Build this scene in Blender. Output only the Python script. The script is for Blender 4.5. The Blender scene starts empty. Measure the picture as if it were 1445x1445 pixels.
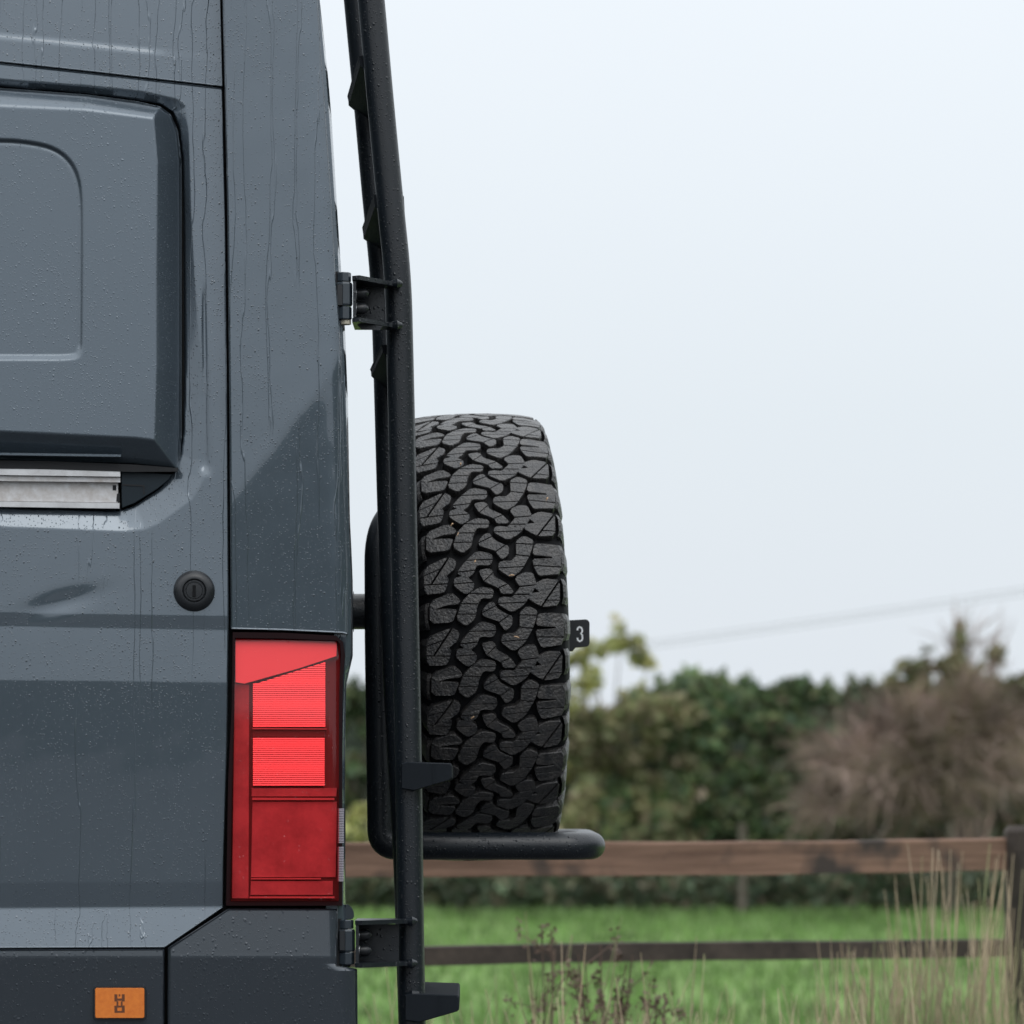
import bpy, math, random
import numpy as np
from mathutils import Vector, Matrix
random.seed(7); rng = np.random.default_rng(7)
R = math.radians
S = bpy.context.scene
COL = S.collection

# ------------------------------------------------------------------ camera, world, sun, exposure
F = 5280.0            # focal length in photo pixels (1445 px wide)
CX, HOR = 722.5, 1120.0
CAMY, CAMZ = -6.0, 1.3
cd = bpy.data.cameras.new('camera'); cam = bpy.data.objects.new('camera', cd); COL.objects.link(cam)
cam.location = (0, CAMY, CAMZ); cam.rotation_euler = (R(90), 0, 0)
cd.sensor_width = 36; cd.lens = 36 * F / 1445; cd.shift_y = (HOR - CX) / 1445
cd.clip_end = 3000; cd.clip_start = 0.05
cd.dof.use_dof = True; cd.dof.focus_distance = 6.25; cd.dof.aperture_fstop = 6.0
S.camera = cam
S.render.resolution_x = S.render.resolution_y = 1024
S.view_settings.view_transform = 'Standard'; S.view_settings.look = 'None'
S.view_settings.gamma = 1; S.view_settings.exposure = 0.0; S.view_settings.use_curve_mapping = False

W = bpy.data.worlds.new('World'); S.world = W; W.use_nodes = True
nt = W.node_tree; nt.nodes.clear(); N = nt.nodes.new; L = nt.links.new
out = N('ShaderNodeOutputWorld'); bg = N('ShaderNodeBackground'); sky = N('ShaderNodeTexSky')
sky.sky_type = 'NISHITA'; sky.sun_disc = False; sky.sun_elevation = R(48); sky.sun_rotation = R(200)
sky.air_density = 1.0; sky.dust_density = 4.0
bg.inputs['Strength'].default_value = 0.1
tc = N('ShaderNodeTexCoord'); sep = N('ShaderNodeSeparateXYZ'); L(tc.outputs['Generated'], sep.inputs[0])
ramp = N('ShaderNodeValToRGB'); L(sep.outputs['Z'], ramp.inputs[0])
cr = ramp.color_ramp; cr.elements[0].position = 0.0; cr.elements[0].color = (7.9, 8.42, 9.05, 1)
cr.elements[1].position = 1.0; cr.elements[1].color = (21, 21.8, 22.6, 1)
e = cr.elements.new(0.10); e.color = (8.2, 8.85, 9.4, 1)
e = cr.elements.new(0.25); e.color = (9.6, 10.2, 10.8, 1)
e = cr.elements.new(0.5); e.color = (14.5, 15.2, 15.9, 1)
nz = N('ShaderNodeTexNoise'); nz.inputs['Scale'].default_value = 2.2; nz.inputs['Detail'].default_value = 3
L(tc.outputs['Generated'], nz.inputs[0])
mr = N('ShaderNodeMapRange'); mr.inputs[3].default_value = 0.95; mr.inputs[4].default_value = 1.05; L(nz.outputs[0], mr.inputs[0])
mul = N('ShaderNodeVectorMath'); mul.operation = 'SCALE'; L(ramp.outputs[0], mul.inputs[0]); L(mr.outputs[0], mul.inputs['Scale'])
mix = N('ShaderNodeMix'); mix.data_type = 'RGBA'; mix.inputs[0].default_value = 0.94   # thick cloud layer over the blue sky
L(sky.outputs[0], mix.inputs[6]); L(mul.outputs[0], mix.inputs[7])
L(mix.outputs[2], bg.inputs[0]); L(bg.outputs[0], out.inputs[0])

sd = bpy.data.lights.new('sun', 'SUN'); so = bpy.data.objects.new('sun', sd); COL.objects.link(so)
sd.energy = 0.55; sd.angle = R(30); sd.color = (1, .97, .93); so.rotation_euler = (R(42), 0, R(20))
so['kind'] = 'structure'; cam['kind'] = 'structure'

# ------------------------------------------------------------------ helpers
def ray(px, py): return np.array([(px - CX) / F, 1.0, (HOR - py) / F])
def pt(px, py, Y):                                   # point seen at a pixel, at depth plane Y
    d = Y - CAMY; return ((px - CX) / F * d, Y, CAMZ + (HOR - py) / F * d)
TH = R(6); EA = np.array([math.cos(TH), math.sin(TH), 0]); NO = np.array([math.sin(TH), -math.cos(TH), 0]); IN = -NO
P0 = np.array([(400 - CX) / F * 6, 0, CAMZ])
def vp(px, py, off=0.0):                             # pixel -> point on the van side plane moved outwards by off
    px = np.asarray(px, float); py = np.asarray(py, float); off = np.asarray(off, float)
    dx = (px - CX) / F; dz = (HOR - py) / F
    den = NO[0] * dx + NO[1]
    C = np.array([0, CAMY, CAMZ]); t = (off - NO @ (C - P0)) / den
    return np.stack([t * dx, CAMY + t, CAMZ + t * dz], -1)
def lc(px, py, off=0.0):                             # same, as local (along, z)
    p = vp(px, py, off); return float((p - P0) @ EA), float(p[2])
def lw(a, b, z): return P0 * [1, 1, 0] + EA * a + IN * b + np.array([0, 0, z])
def mesh(name, V, Fc, mat=None, parent=None, smooth=False, kind=None, mats=None, mi=None):
    me = bpy.data.meshes.new(name); V = [tuple(map(float, v)) for v in V] if not isinstance(V, np.ndarray) else V.tolist()
    me.from_pydata(V, [], Fc if not isinstance(Fc, np.ndarray) else Fc.tolist()); me.update()
    for m in (mats or [mat]): me.materials.append(m)
    if mi is not None: me.polygons.foreach_set('material_index', mi)
    if smooth: me.polygons.foreach_set('use_smooth', [True] * len(me.polygons))
    o = bpy.data.objects.new(name, me); COL.objects.link(o)
    if parent: o.parent = parent
    if kind: o['kind'] = kind
    return o
def tag(o, label, cat, group=None):
    o['label'] = label; o['category'] = cat
    if group: o['group'] = group
    return o
def empty(name, loc, label, cat, group=None):
    o = bpy.data.objects.new(name, None); COL.objects.link(o); o.location = loc; o.empty_display_size = .1
    return tag(o, label, cat, group)
def par(o, p):                                      # parent keeping world coordinates (p only has a location)
    o.parent = p; o.matrix_parent_inverse = (Matrix.LocRotScale(p.location, p.rotation_euler, p.scale)).inverted(); return o
class MB:
    def __init__(s): s.v = []; s.f = []
    def add(s, v, f):
        n = len(s.v); s.v += [tuple(map(float, q)) for q in v]; s.f += [tuple(i + n for i in q) for q in f]
    def loft(s, rings, cap=True):
        n = len(rings[0]); v = [p for r in rings for p in r]; f = []
        for i in range(len(rings) - 1):
            for j in range(n):
                k = (j + 1) % n; f.append((i*n+j, i*n+k, (i+1)*n+k, (i+1)*n+j))
        if cap: f.append(tuple(range(n))[::-1]); f.append(tuple((len(rings)-1)*n + j for j in range(n)))
        s.add(v, f)
    def tube(s, path, r, n=20, cap=True):
        P = [Vector(p) for p in path]; rr = r if hasattr(r, '__len__') else [r] * len(P)
        rings = []; up = None
        for i, p in enumerate(P):
            t = (P[min(i+1, len(P)-1)] - P[max(i-1, 0)]).normalized()
            if up is None: up = t.orthogonal().normalized()
            up = (up - t * up.dot(t)).normalized(); b = t.cross(up)
            rings.append([p + (up * math.cos(2*math.pi*k/n) + b * math.sin(2*math.pi*k/n)) * rr[i] for k in range(n)])
        s.loft(rings, cap)
    def box(s, c, hx, hy, hz, bev=0.0):             # bevelled box on three half-vectors
        c = np.array(c, float); H = [np.array(h, float) for h in (hx, hy, hz)]
        l = [np.linalg.norm(h) for h in H]; u = [h / max(q, 1e-9) for h, q in zip(H, l)]
        def ring(t, ins):
            a, b2 = l[0] - ins, l[1] - ins; q = bev
            pts = [(-a, -b2+q), (-a, b2-q), (-a+q, b2), (a-q, b2), (a, b2-q), (a, -b2+q), (a-q, -b2), (-a+q, -b2)] if bev else [(-a,-b2),(-a,b2),(a,b2),(a,-b2)]
            return [c + u[0]*x + u[1]*y + u[2]*t for x, y in pts]
        if bev: s.loft([ring(-l[2], bev*.8), ring(-l[2]+bev*.8, 0), ring(l[2]-bev*.8, 0), ring(l[2], bev*.8)])
        else: s.loft([ring(-l[2], 0), ring(l[2], 0)])
    def build(s, name, mat, parent=None, smooth=False, kind=None, auto=True):
        o = mesh(name, s.v, s.f, mat, None, smooth, kind)
        if parent: par(o, parent)
        import bmesh
        bm = bmesh.new(); bm.from_mesh(o.data); bmesh.ops.recalc_face_normals(bm, faces=bm.faces)
        if smooth and auto:
            for e in bm.edges:
                if len(e.link_faces) == 2 and e.calc_face_angle(0) > R(38): e.smooth = False
        bm.to_mesh(o.data); bm.free(); return o
def bend(pts, rad, n=7):                            # round the corners of a 3-D polyline
    P = [Vector(p) for p in pts]; o = [P[0]]
    for i in range(1, len(P)-1):
        a = (P[i-1]-P[i]); b = (P[i+1]-P[i]); r = min(rad, a.length*.49, b.length*.49)
        A = P[i]+a.normalized()*r; B = P[i]+b.normalized()*r
        for k in range(n+1):
            t = k/n; o.append(A*(1-t)**2 + P[i]*2*t*(1-t) + B*t*t)
    return o + [P[-1]]
def sm(a, b, x): t = np.clip((x-a)/(b-a), 0, 1); return t*t*(3-2*t)
def sd_poly(px, py, poly):                          # signed distance to polygon, negative inside
    poly = np.array(poly, float); d = np.full(px.shape, 1e9); ins = np.zeros(px.shape, bool)
    n = len(poly)
    for i in range(n):
        ax, ay = poly[i]; bx, by = poly[(i+1) % n]; ex, ey = bx-ax, by-ay
        t = np.clip(((px-ax)*ex + (py-ay)*ey)/(ex*ex+ey*ey+1e-12), 0, 1)
        d = np.minimum(d, (px-ax-t*ex)**2 + (py-ay-t*ey)**2)
        c = ((ay > py) != (by > py)) & (px < (bx-ax)*(py-ay)/((by-ay) if by != ay else 1e-9) + ax); ins ^= c
    return np.where(ins, -np.sqrt(d), np.sqrt(d))
def roundpoly(P, it=2, w=.25):
    P = [np.array(p, float) for p in P]
    for _ in range(it):
        Q = []
        for i in range(len(P)):
            a, b = P[i], P[(i+1) % len(P)]; Q += [a*(1-w)+b*w, a*w+b*(1-w)]
        P = Q
    return P
def rrect(x0, y0, x1, y1, r, n=5):
    P = []
    for cx, cy, a0 in ((x1-r, y0+r, -90), (x1-r, y1-r, 0), (x0+r, y1-r, 90), (x0+r, y0+r, 180)):
        for k in range(n+1):
            a = R(a0 + 90*k/n); P.append((cx+r*math.cos(a), cy+r*math.sin(a)))
    return P
def prism(mb, poly, off0, off1, bev=0.0):           # polygon in pixels on the van side plane, from depth off0 out to off1
    poly = [np.array(p, float) for p in poly]; n = len(poly)
    area = sum(poly[i][0]*poly[(i+1) % n][1]-poly[(i+1) % n][0]*poly[i][1] for i in range(n))
    sg = 1 if area > 0 else -1
    def inset(q):
        o = []
        for i in range(n):
            a = poly[i]-poly[i-1]; b = poly[(i+1) % n]-poly[i]
            na = np.array([-a[1], a[0]])/(np.linalg.norm(a)+1e-9)*sg; nb = np.array([-b[1], b[0]])/(np.linalg.norm(b)+1e-9)*sg
            m = na+nb; m = m/max(m@m, .5)*2; o.append(poly[i]+m*q*.5*1.0)
        return o
    f = off1 if callable(off1) else (lambda x, y: off1)
    rings = [[vp(p[0], p[1], off0) for p in poly]]
    if bev:
        rings.append([vp(p[0], p[1], f(*p)-bev/880) for p in poly]); q = inset(bev); rings.append([vp(p[0], p[1], f(*p)) for p in q])
    else: rings.append([vp(p[0], p[1], f(*p)) for p in poly])
    mb.loft(rings)

# ------------------------------------------------------------------ materials
def mat(name, col, rough=.5, metal=0.0, coat=0.0, coatr=.03, spec=.5, bump=None, var=None, drops=None, runs=False, flake=0):
    m = bpy.data.materials.new(name); m.use_nodes = True; t = m.node_tree; n = t.nodes.new; l = t.links.new
    b = t.nodes['Principled BSDF']; b.inputs['Base Color'].default_value = (*col, 1); b.inputs['Roughness'].default_value = rough
    b.inputs['Metallic'].default_value = metal; b.inputs['Coat Weight'].default_value = coat; b.inputs['Coat Roughness'].default_value = coatr
    b.inputs['Specular IOR Level'].default_value = spec
    tcn = n('ShaderNodeTexCoord')
    if var:                                          # var = (scale, other colour, detail)
        ns = n('ShaderNodeTexNoise'); ns.inputs['Scale'].default_value = var[0]; ns.inputs['Detail'].default_value = var[2] if len(var) > 2 else 5
        ns.inputs['Roughness'].default_value = .65
        l(tcn.outputs['Object'], ns.inputs[0]); rp = n('ShaderNodeValToRGB'); l(ns.outputs[0], rp.inputs[0])
        rp.color_ramp.elements[0].position = .35; rp.color_ramp.elements[1].position = .68
        rp.color_ramp.elements[0].color = (*col, 1); rp.color_ramp.elements[1].color = (*var[1], 1); l(rp.outputs[0], b.inputs['Base Color'])
    nrm = None; dmask = []
    if bump:                                         # (scale, strength, distance)
        ns = n('ShaderNodeTexNoise'); ns.inputs['Scale'].default_value = bump[0]; ns.inputs['Detail'].default_value = 4
        l(tcn.outputs['Object'], ns.inputs[0]); bp = n('ShaderNodeBump'); bp.inputs['Strength'].default_value = bump[1]; bp.inputs['Distance'].default_value = bump[2]
        l(ns.outputs[0], bp.inputs['Height']); nrm = bp
    if drops:                                        # list of (scale, coverage, radius, strength): rain drops as small domes
        for sc, cov, rad, st in drops:
            mp = n('ShaderNodeMapping'); mp.inputs['Scale'].default_value = (1, 1, .8); l(tcn.outputs['Object'], mp.inputs[0])
            wn = n('ShaderNodeTexNoise'); wn.inputs['Scale'].default_value = sc*.9; wn.inputs['Detail'].default_value = 1; l(mp.outputs[0], wn.inputs[0])
            wa = n('ShaderNodeVectorMath'); wa.operation = 'MULTIPLY_ADD'; l(wn.outputs['Color'], wa.inputs[0]); wa.inputs[1].default_value = (.5/sc,)*3; l(mp.outputs[0], wa.inputs[2])
            vo = n('ShaderNodeTexVoronoi'); vo.inputs['Scale'].default_value = sc; l(wa.outputs[0], vo.inputs['Vector'])
            sp = n('ShaderNodeSeparateColor'); l(vo.outputs['Color'], sp.inputs[0])
            big = n('ShaderNodeTexNoise'); big.inputs['Scale'].default_value = 7; l(tcn.outputs['Object'], big.inputs[0])
            thr = n('ShaderNodeMapRange'); thr.inputs[1].default_value = .35; thr.inputs[2].default_value = .7; thr.inputs[3].default_value = cov*.35; thr.inputs[4].default_value = cov*1.6; l(big.outputs[0], thr.inputs[0])
            lt = n('ShaderNodeMath'); lt.operation = 'LESS_THAN'; l(sp.outputs[0], lt.inputs[0]); l(thr.outputs[0], lt.inputs[1])
            rr = n('ShaderNodeMapRange'); rr.inputs[3].default_value = rad*.45; rr.inputs[4].default_value = rad; l(sp.outputs[1], rr.inputs[0])
            dv = n('ShaderNodeMath'); dv.operation = 'DIVIDE'; l(vo.outputs['Distance'], dv.inputs[0]); l(rr.outputs[0], dv.inputs[1])
            hm = n('ShaderNodeMapRange'); hm.interpolation_type = 'SMOOTHSTEP'; hm.inputs[3].default_value = 1; hm.inputs[4].default_value = 0; l(dv.outputs[0], hm.inputs[0])
            ml = n('ShaderNodeMath'); ml.operation = 'MULTIPLY'; l(hm.outputs[0], ml.inputs[0]); l(lt.outputs[0], ml.inputs[1])
            dmask.append(ml); bp = n('ShaderNodeBump'); bp.inputs['Strength'].default_value = st; bp.inputs['Distance'].default_value = .0012
            l(ml.outputs[0], bp.inputs['Height'])
            if nrm: l(nrm.outputs[0], bp.inputs['Normal'])
            nrm = bp
    if runs:                                         # thin trails where water has run down
        mp = n('ShaderNodeMapping'); mp.inputs['Scale'].default_value = (1, 1, .07); l(tcn.outputs['Object'], mp.inputs[0])
        wn = n('ShaderNodeTexNoise'); wn.inputs['Scale'].default_value = 60; wn.inputs['Detail'].default_value = 2; l(mp.outputs[0], wn.inputs[0])
        sx = n('ShaderNodeSeparateXYZ'); l(tcn.outputs['Object'], sx.inputs[0])
        wob = n('ShaderNodeMath'); wob.operation = 'MULTIPLY_ADD'; l(wn.outputs[0], wob.inputs[0]); wob.inputs[1].default_value = .034; l(sx.outputs['X'], wob.inputs[2])
        w = n('ShaderNodeMath'); w.operation = 'MULTIPLY'; l(wob.outputs[0], w.inputs[0]); w.inputs[1].default_value = 46
        vo = n('ShaderNodeTexVoronoi'); vo.voronoi_dimensions = '1D'; vo.inputs['Scale'].default_value = 1; l(w.outputs[0], vo.inputs['W'])
        hm = n('ShaderNodeMapRange'); hm.interpolation_type = 'SMOOTHSTEP'; hm.inputs[2].default_value = .05; hm.inputs[3].default_value = 1; hm.inputs[4].default_value = 0; l(vo.outputs['Distance'], hm.inputs[0])
        mk = n('ShaderNodeTexNoise'); mk.inputs['Scale'].default_value = 9; mk.inputs['Detail'].default_value = 1
        mp2 = n('ShaderNodeMapping'); mp2.inputs['Scale'].default_value = (2, 2, .35); l(tcn.outputs['Object'], mp2.inputs[0]); l(mp2.outputs[0], mk.inputs[0])
        zz = n('ShaderNodeMapRange'); zz.inputs[1].default_value = 1.1; zz.inputs[2].default_value = 2.3; zz.inputs[3].default_value = -.1; zz.inputs[4].default_value = .13; l(sx.outputs['Z'], zz.inputs[0])
        ad = n('ShaderNodeMath'); l(mk.outputs[0], ad.inputs[0]); l(zz.outputs[0], ad.inputs[1])
        gt = n('ShaderNodeMapRange'); gt.inputs[1].default_value = .46; gt.inputs[2].default_value = .53; l(ad.outputs[0], gt.inputs[0])
        ml = n('ShaderNodeMath'); ml.operation = 'MULTIPLY'; l(hm.outputs[0], ml.inputs[0]); l(gt.outputs[0], ml.inputs[1])
        bp = n('ShaderNodeBump'); bp.inputs['Strength'].default_value = .62; bp.inputs['Distance'].default_value = .0012; l(ml.outputs[0], bp.inputs['Height'])
        if nrm: l(nrm.outputs[0], bp.inputs['Normal'])
        nrm = bp
    if dmask and var:  # drops also darken the base colour, standing in for their refraction
        prev = rp.outputs[0]
        for q in dmask:
            mm = n('ShaderNodeMix'); mm.data_type = 'RGBA'; mm.inputs[7].default_value = (col[0]*.25, col[1]*.25, col[2]*.25, 1); l(q.outputs[0], mm.inputs[0]); l(prev, mm.inputs[6]); prev = mm.outputs[2]
        l(prev, b.inputs['Base Color'])
    if nrm:
        l(nrm.outputs[0], b.inputs['Normal']); l(nrm.outputs[0], b.inputs['Coat Normal'])
    return m
DR = [(180, .26, .36, .4), (330, .55, .42, .4)]
M = {}
M['paint'] = mat('slate_paint', (.084, .109, .134), .22, .5, 1.0, .02, drops=DR, runs=True, var=(3, (.091, .117, .143)))
M['bumper'] = mat('bumper_slate_paint', (.034, .044, .056), .3, .3, .8, .06, drops=[(150, .55, .45, .5), (420, .35, .4, .5)])
M['pod'] = mat('satin_slate_paint', (.084, .109, .134), .28, .5, .7, .10, drops=DR, bump=(900, .04, .001))
M['gap'] = mat('black_rubber_gap', (.006, .007, .009), .7)
M['plastic'] = mat('dark_bumper_plastic', (.022, .03, .04), .38, 0, .3, .2, drops=[(170, .5, .42, .4)], bump=(1400, .1, .0006))
M['coat'] = mat('black_powder_coat', (.006, .009, .013), .34, 0, 0, .3, spec=.5, bump=(1300, .25, .0005), drops=[(150, .75, .38, .9), (300, .8, .4, .7)])
M['grip'] = mat('rough_black_coat', (.008, .011, .015), .65, spec=.15, bump=(900, .3, .0006))
M['black'] = mat('black_plastic', (.012, .014, .017), .35, bump=(500, .08, .001))
M['hinge'] = mat('hinge_paint', (.024, .034, .044), .3, .2, .6, .1)
M['alu'] = mat('brushed_aluminium', (.72, .72, .73), .38, .75, var=(30, (.55, .54, .54)))
M['alu2'] = mat('dull_aluminium', (.62, .62, .63), .55, .5, var=(60, (.45, .42, .40)))
M['rubber'] = mat('tyre_rubber', (.014, .0145, .017), .48, coat=.35, coatr=.3, spec=.5, bump=(230, 1.0, .003), var=(55, (.060, .055, .052), 9), drops=[(380, .8, .4, .9)])
M['rubber_wall'] = mat('tyre_base_rubber', (.007, .0075, .009), .65, bump=(200, .3, .001), var=(25, (.010, .010, .011)), spec=.12)
M['rim'] = mat('dark_rim', (.02, .022, .025), .35, .6)
M['orange'] = mat('amber_reflector', (.72, .20, .02), .3, 0, .8, .05, var=(120, (.62, .15, .012)))
M['amberdark'] = mat('amber_marking', (.12, .035, .01), .5)
M['steel'] = mat('bare_steel', (.55, .56, .58), .25, 1)
M['white'] = mat('white_print', (.82, .84, .86), .5)
M['cream'] = mat('cream_sealant', (.45, .42, .33), .6)
M['debris'] = mat('straw_debris', (.5, .33, .2), .7)
def lens_mat():
    m = bpy.data.materials.new('red_lens'); m.use_nodes = True; t = m.node_tree; t.nodes.clear(); n = t.nodes.new; l = t.links.new
    o = n('ShaderNodeOutputMaterial'); mx = n('ShaderNodeMixShader'); tr = n('ShaderNodeBsdfTransparent'); gl = n('ShaderNodeBsdfGlossy'); fr = n('ShaderNodeFresnel')
    tr.inputs[0].default_value = (1.0, .24, .255, 1); gl.inputs['Roughness'].default_value = .03
    gg = n('ShaderNodeNewGeometry'); io = n('ShaderNodeMath'); io.operation = 'MULTIPLY_ADD'; io.inputs[1].default_value = -.8333; io.inputs[2].default_value = 1.5; l(gg.outputs['Backfacing'], io.inputs[0]); l(io.outputs[0], fr.inputs[0])   # thin shell: same reflection from inside
    src = M['paint'].node_tree
    tcn = n('ShaderNodeTexCoord'); vo = n('ShaderNodeTexVoronoi'); vo.inputs['Scale'].default_value = 170; l(tcn.outputs['Object'], vo.inputs[0])
    sp = n('ShaderNodeSeparateColor'); l(vo.outputs['Color'], sp.inputs[0]); lt = n('ShaderNodeMath'); lt.operation = 'LESS_THAN'; lt.inputs[1].default_value = .1; l(sp.outputs[0], lt.inputs[0])
    hm = n('ShaderNodeMapRange'); hm.interpolation_type = 'SMOOTHSTEP'; hm.inputs[2].default_value = .3; hm.inputs[3].default_value = 1; hm.inputs[4].default_value = 0; l(vo.outputs['Distance'], hm.inputs[0])
    ml = n('ShaderNodeMath'); ml.operation = 'MULTIPLY'; l(hm.outputs[0], ml.inputs[0]); l(lt.outputs[0], ml.inputs[1])
    bp = n('ShaderNodeBump'); bp.inputs['Strength'].default_value = .5; bp.inputs['Distance'].default_value = .001; l(ml.outputs[0], bp.inputs['Height'])
    l(bp.outputs[0], gl.inputs['Normal']); l(bp.outputs[0], fr.inputs['Normal'])
    l(fr.outputs[0], mx.inputs[0]); l(tr.outputs[0], mx.inputs[1]); l(gl.outputs[0], mx.inputs[2]); l(mx.outputs[0], o.inputs[0]); return m
M['lens'] = lens_mat()
M['lamp_bright'] = mat('lamp_reflector_white', (.76, .72, .72), .35, .7)
M['lamp_mid'] = mat('lamp_reflector_grey', (.62, .61, .62), .4, .55, var=(25, (.42, .42, .43)))
M['lamp_dark'] = mat('lamp_recess_dark', (.2, .2, .2), .4, .3)
M['lamp_frame'] = mat('lamp_frame_maroon', (.012, .003, .004), .35, spec=.15)
M['clear'] = mat('clear_reflector', (.40, .37, .42), .3, .3)
def leaf_mat(name, cols, rough=.6, trans=.25):
    m = bpy.data.materials.new(name); m.use_nodes = True; t = m.node_tree; n = t.nodes.new; l = t.links.new
    b = t.nodes['Principled BSDF']; g = n('ShaderNodeNewGeometry'); rp = n('ShaderNodeValToRGB'); rp.color_ramp.interpolation = 'LINEAR'
    l(g.outputs['Random Per Island'], rp.inputs[0]); cr = rp.color_ramp
    cr.elements[0].color = (*cols[0], 1); cr.elements[1].color = (*cols[-1], 1)
    for i, c in enumerate(cols[1:-1]): e = cr.elements.new((i+1)/(len(cols)-1)); e.color = (*c, 1)
    tcn = n('ShaderNodeTexCoord'); ns = n('ShaderNodeTexNoise'); ns.inputs['Scale'].default_value = 1.6; ns.inputs['Detail'].default_value = 3; l(tcn.outputs['Object'], ns.inputs[0])
    mp = n('ShaderNodeMapRange'); mp.inputs[1].default_value = .35; mp.inputs[2].default_value = .65; mp.inputs[3].default_value = .65; mp.inputs[4].default_value = 1.9; l(ns.outputs[0], mp.inputs[0])
    sc = n('ShaderNodeVectorMath'); sc.operation = 'SCALE'; l(rp.outputs[0], sc.inputs[0]); l(mp.outputs[0], sc.inputs['Scale'])
    l(sc.outputs[0], b.inputs['Base Color']); b.inputs['Roughness'].default_value = rough; b.inputs['Specular IOR Level'].default_value = .3
    tl = n('ShaderNodeBsdfTranslucent'); l(sc.outputs[0], tl.inputs[0]); mx = n('ShaderNodeMixShader'); mx.inputs[0].default_value = trans
    l(b.outputs[0], mx.inputs[1]); l(tl.outputs[0], mx.inputs[2]); l(mx.outputs[0], t.nodes['Material Output'].inputs[0]); return m
M['leaf_green'] = leaf_mat('leaf_green', [(.075, .115, .055), (.10, .16, .07), (.085, .13, .085), (.20, .23, .10), (.065, .095, .06), (.16, .13, .085)])
M['leaf_dark'] = leaf_mat('leaf_dark', [(.075, .10, .065), (.105, .145, .085), (.09, .12, .085), (.16, .165, .10), (.14, .115, .085)])
M['leaf_yellow'] = leaf_mat('leaf_yellow', [(.34, .34, .14), (.24, .27, .10), (.42, .38, .16), (.18, .21, .09), (.38, .33, .22)])
M['leaf_olive'] = leaf_mat('leaf_olive', [(.18, .19, .09), (.14, .16, .08), (.25, .22, .13), (.19, .15, .11)])
M['twig'] = leaf_mat('twig_brown', [(.19, .135, .115), (.25, .18, .155), (.14, .105, .09), (.21, .165, .145)], .8, 0)
M['dry'] = leaf_mat('dry_grass', [(.37, .29, .20), (.46, .37, .27), (.29, .22, .15), (.25, .27, .14)], .7, .3)
M['blade'] = leaf_mat('green_grass', [(.10, .185, .05), (.13, .22, .065), (.17, .24, .10), (.085, .155, .04)], .6, .3)
M['seed'] = leaf_mat('brown_seed', [(.15, .10, .08), (.10, .07, .055), (.20, .14, .11)], .8, .1)
M['bark'] = mat('bark', (.09, .07, .055), .9, bump=(30, .6, .02), var=(9, (.14, .12, .10)))
def wood(name, cols, sc):
    m = mat(name, cols[0], .8); t = m.node_tree; n = t.nodes.new; l = t.links.new; b = t.nodes['Principled BSDF']; tcn = n('ShaderNodeTexCoord')
    mp = n('ShaderNodeMapping'); mp.inputs['Scale'].default_value = sc; l(tcn.outputs['Object'], mp.inputs[0]); a = n('ShaderNodeTexNoise'); a.inputs['Scale'].default_value = 3; a.inputs['Detail'].default_value = 7; a.inputs['Roughness'].default_value = .7; l(mp.outputs[0], a.inputs[0])
    rp = n('ShaderNodeValToRGB'); l(a.outputs[0], rp.inputs[0]); cr = rp.color_ramp; cr.elements[0].position = .3; cr.elements[1].position = .7; cr.elements[0].color = (*cols[0], 1); cr.elements[1].color = (*cols[1], 1)
    k = n('ShaderNodeTexNoise'); k.inputs['Scale'].default_value = 5; k.inputs['Detail'].default_value = 3; l(tcn.outputs['Object'], k.inputs[0]); kr = n('ShaderNodeMapRange'); kr.inputs[1].default_value = .56; kr.inputs[2].default_value = .68; l(k.outputs[0], kr.inputs[0])
    mx = n('ShaderNodeMix'); mx.data_type = 'RGBA'; mx.inputs[7].default_value = (*cols[2], 1); l(kr.outputs[0], mx.inputs[0]); l(rp.outputs[0], mx.inputs[6]); l(mx.outputs[2], b.inputs['Base Color'])
    bp = n('ShaderNodeBump'); bp.inputs['Distance'].default_value = .006; bp.inputs['Strength'].default_value = .6; l(a.outputs[0], bp.inputs['Height']); l(bp.outputs[0], b.inputs['Normal']); return m
M['wood'] = wood('fence_wood', [(.10, .055, .037), (.29, .175, .125), (.05, .038, .033)], (.6, .6, 14))
M['wood_dark'] = mat('fence_wood_dark', (.028, .022, .019), .85, bump=(25, .5, .006), var=(9, (.075, .058, .048)))
M['cable'] = mat('grey_cable', (.15, .16, .17), .6)

# ------------------------------------------------------------------ ground and surroundings
gm = bpy.data.materials.new('meadow'); gm.use_nodes = True; t = gm.node_tree; n = t.nodes.new; l = t.links.new
b = t.nodes['Principled BSDF']; tcn = n('ShaderNodeTexCoord')
n1 = n('ShaderNodeTexNoise'); n1.inputs['Scale'].default_value = .5; n1.inputs['Detail'].default_value = 8; n1.inputs['Roughness'].default_value = .7; l(tcn.outputs['Object'], n1.inputs[0])
rp = n('ShaderNodeValToRGB'); l(n1.outputs[0], rp.inputs[0]); cr = rp.color_ramp
cr.elements[0].position = .3; cr.elements[0].color = (.095, .195, .048, 1); cr.elements[1].position = .72; cr.elements[1].color = (.22, .29, .12, 1)
e = cr.elements.new(.5); e.color = (.148, .245, .060, 1)
l(rp.outputs[0], b.inputs['Base Color']); b.inputs['Roughness'].default_value = .8; b.inputs['Specular IOR Level'].default_value = .25
n2 = n('ShaderNodeTexNoise'); n2.inputs['Scale'].default_value = 20; l(tcn.outputs['Object'], n2.inputs[0]); bp = n('ShaderNodeBump'); bp.inputs['Distance'].default_value = .05; l(n2.outputs[0], bp.inputs['Height']); l(bp.outputs[0], b.inputs['Normal'])
V = []; Fc = []
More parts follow.
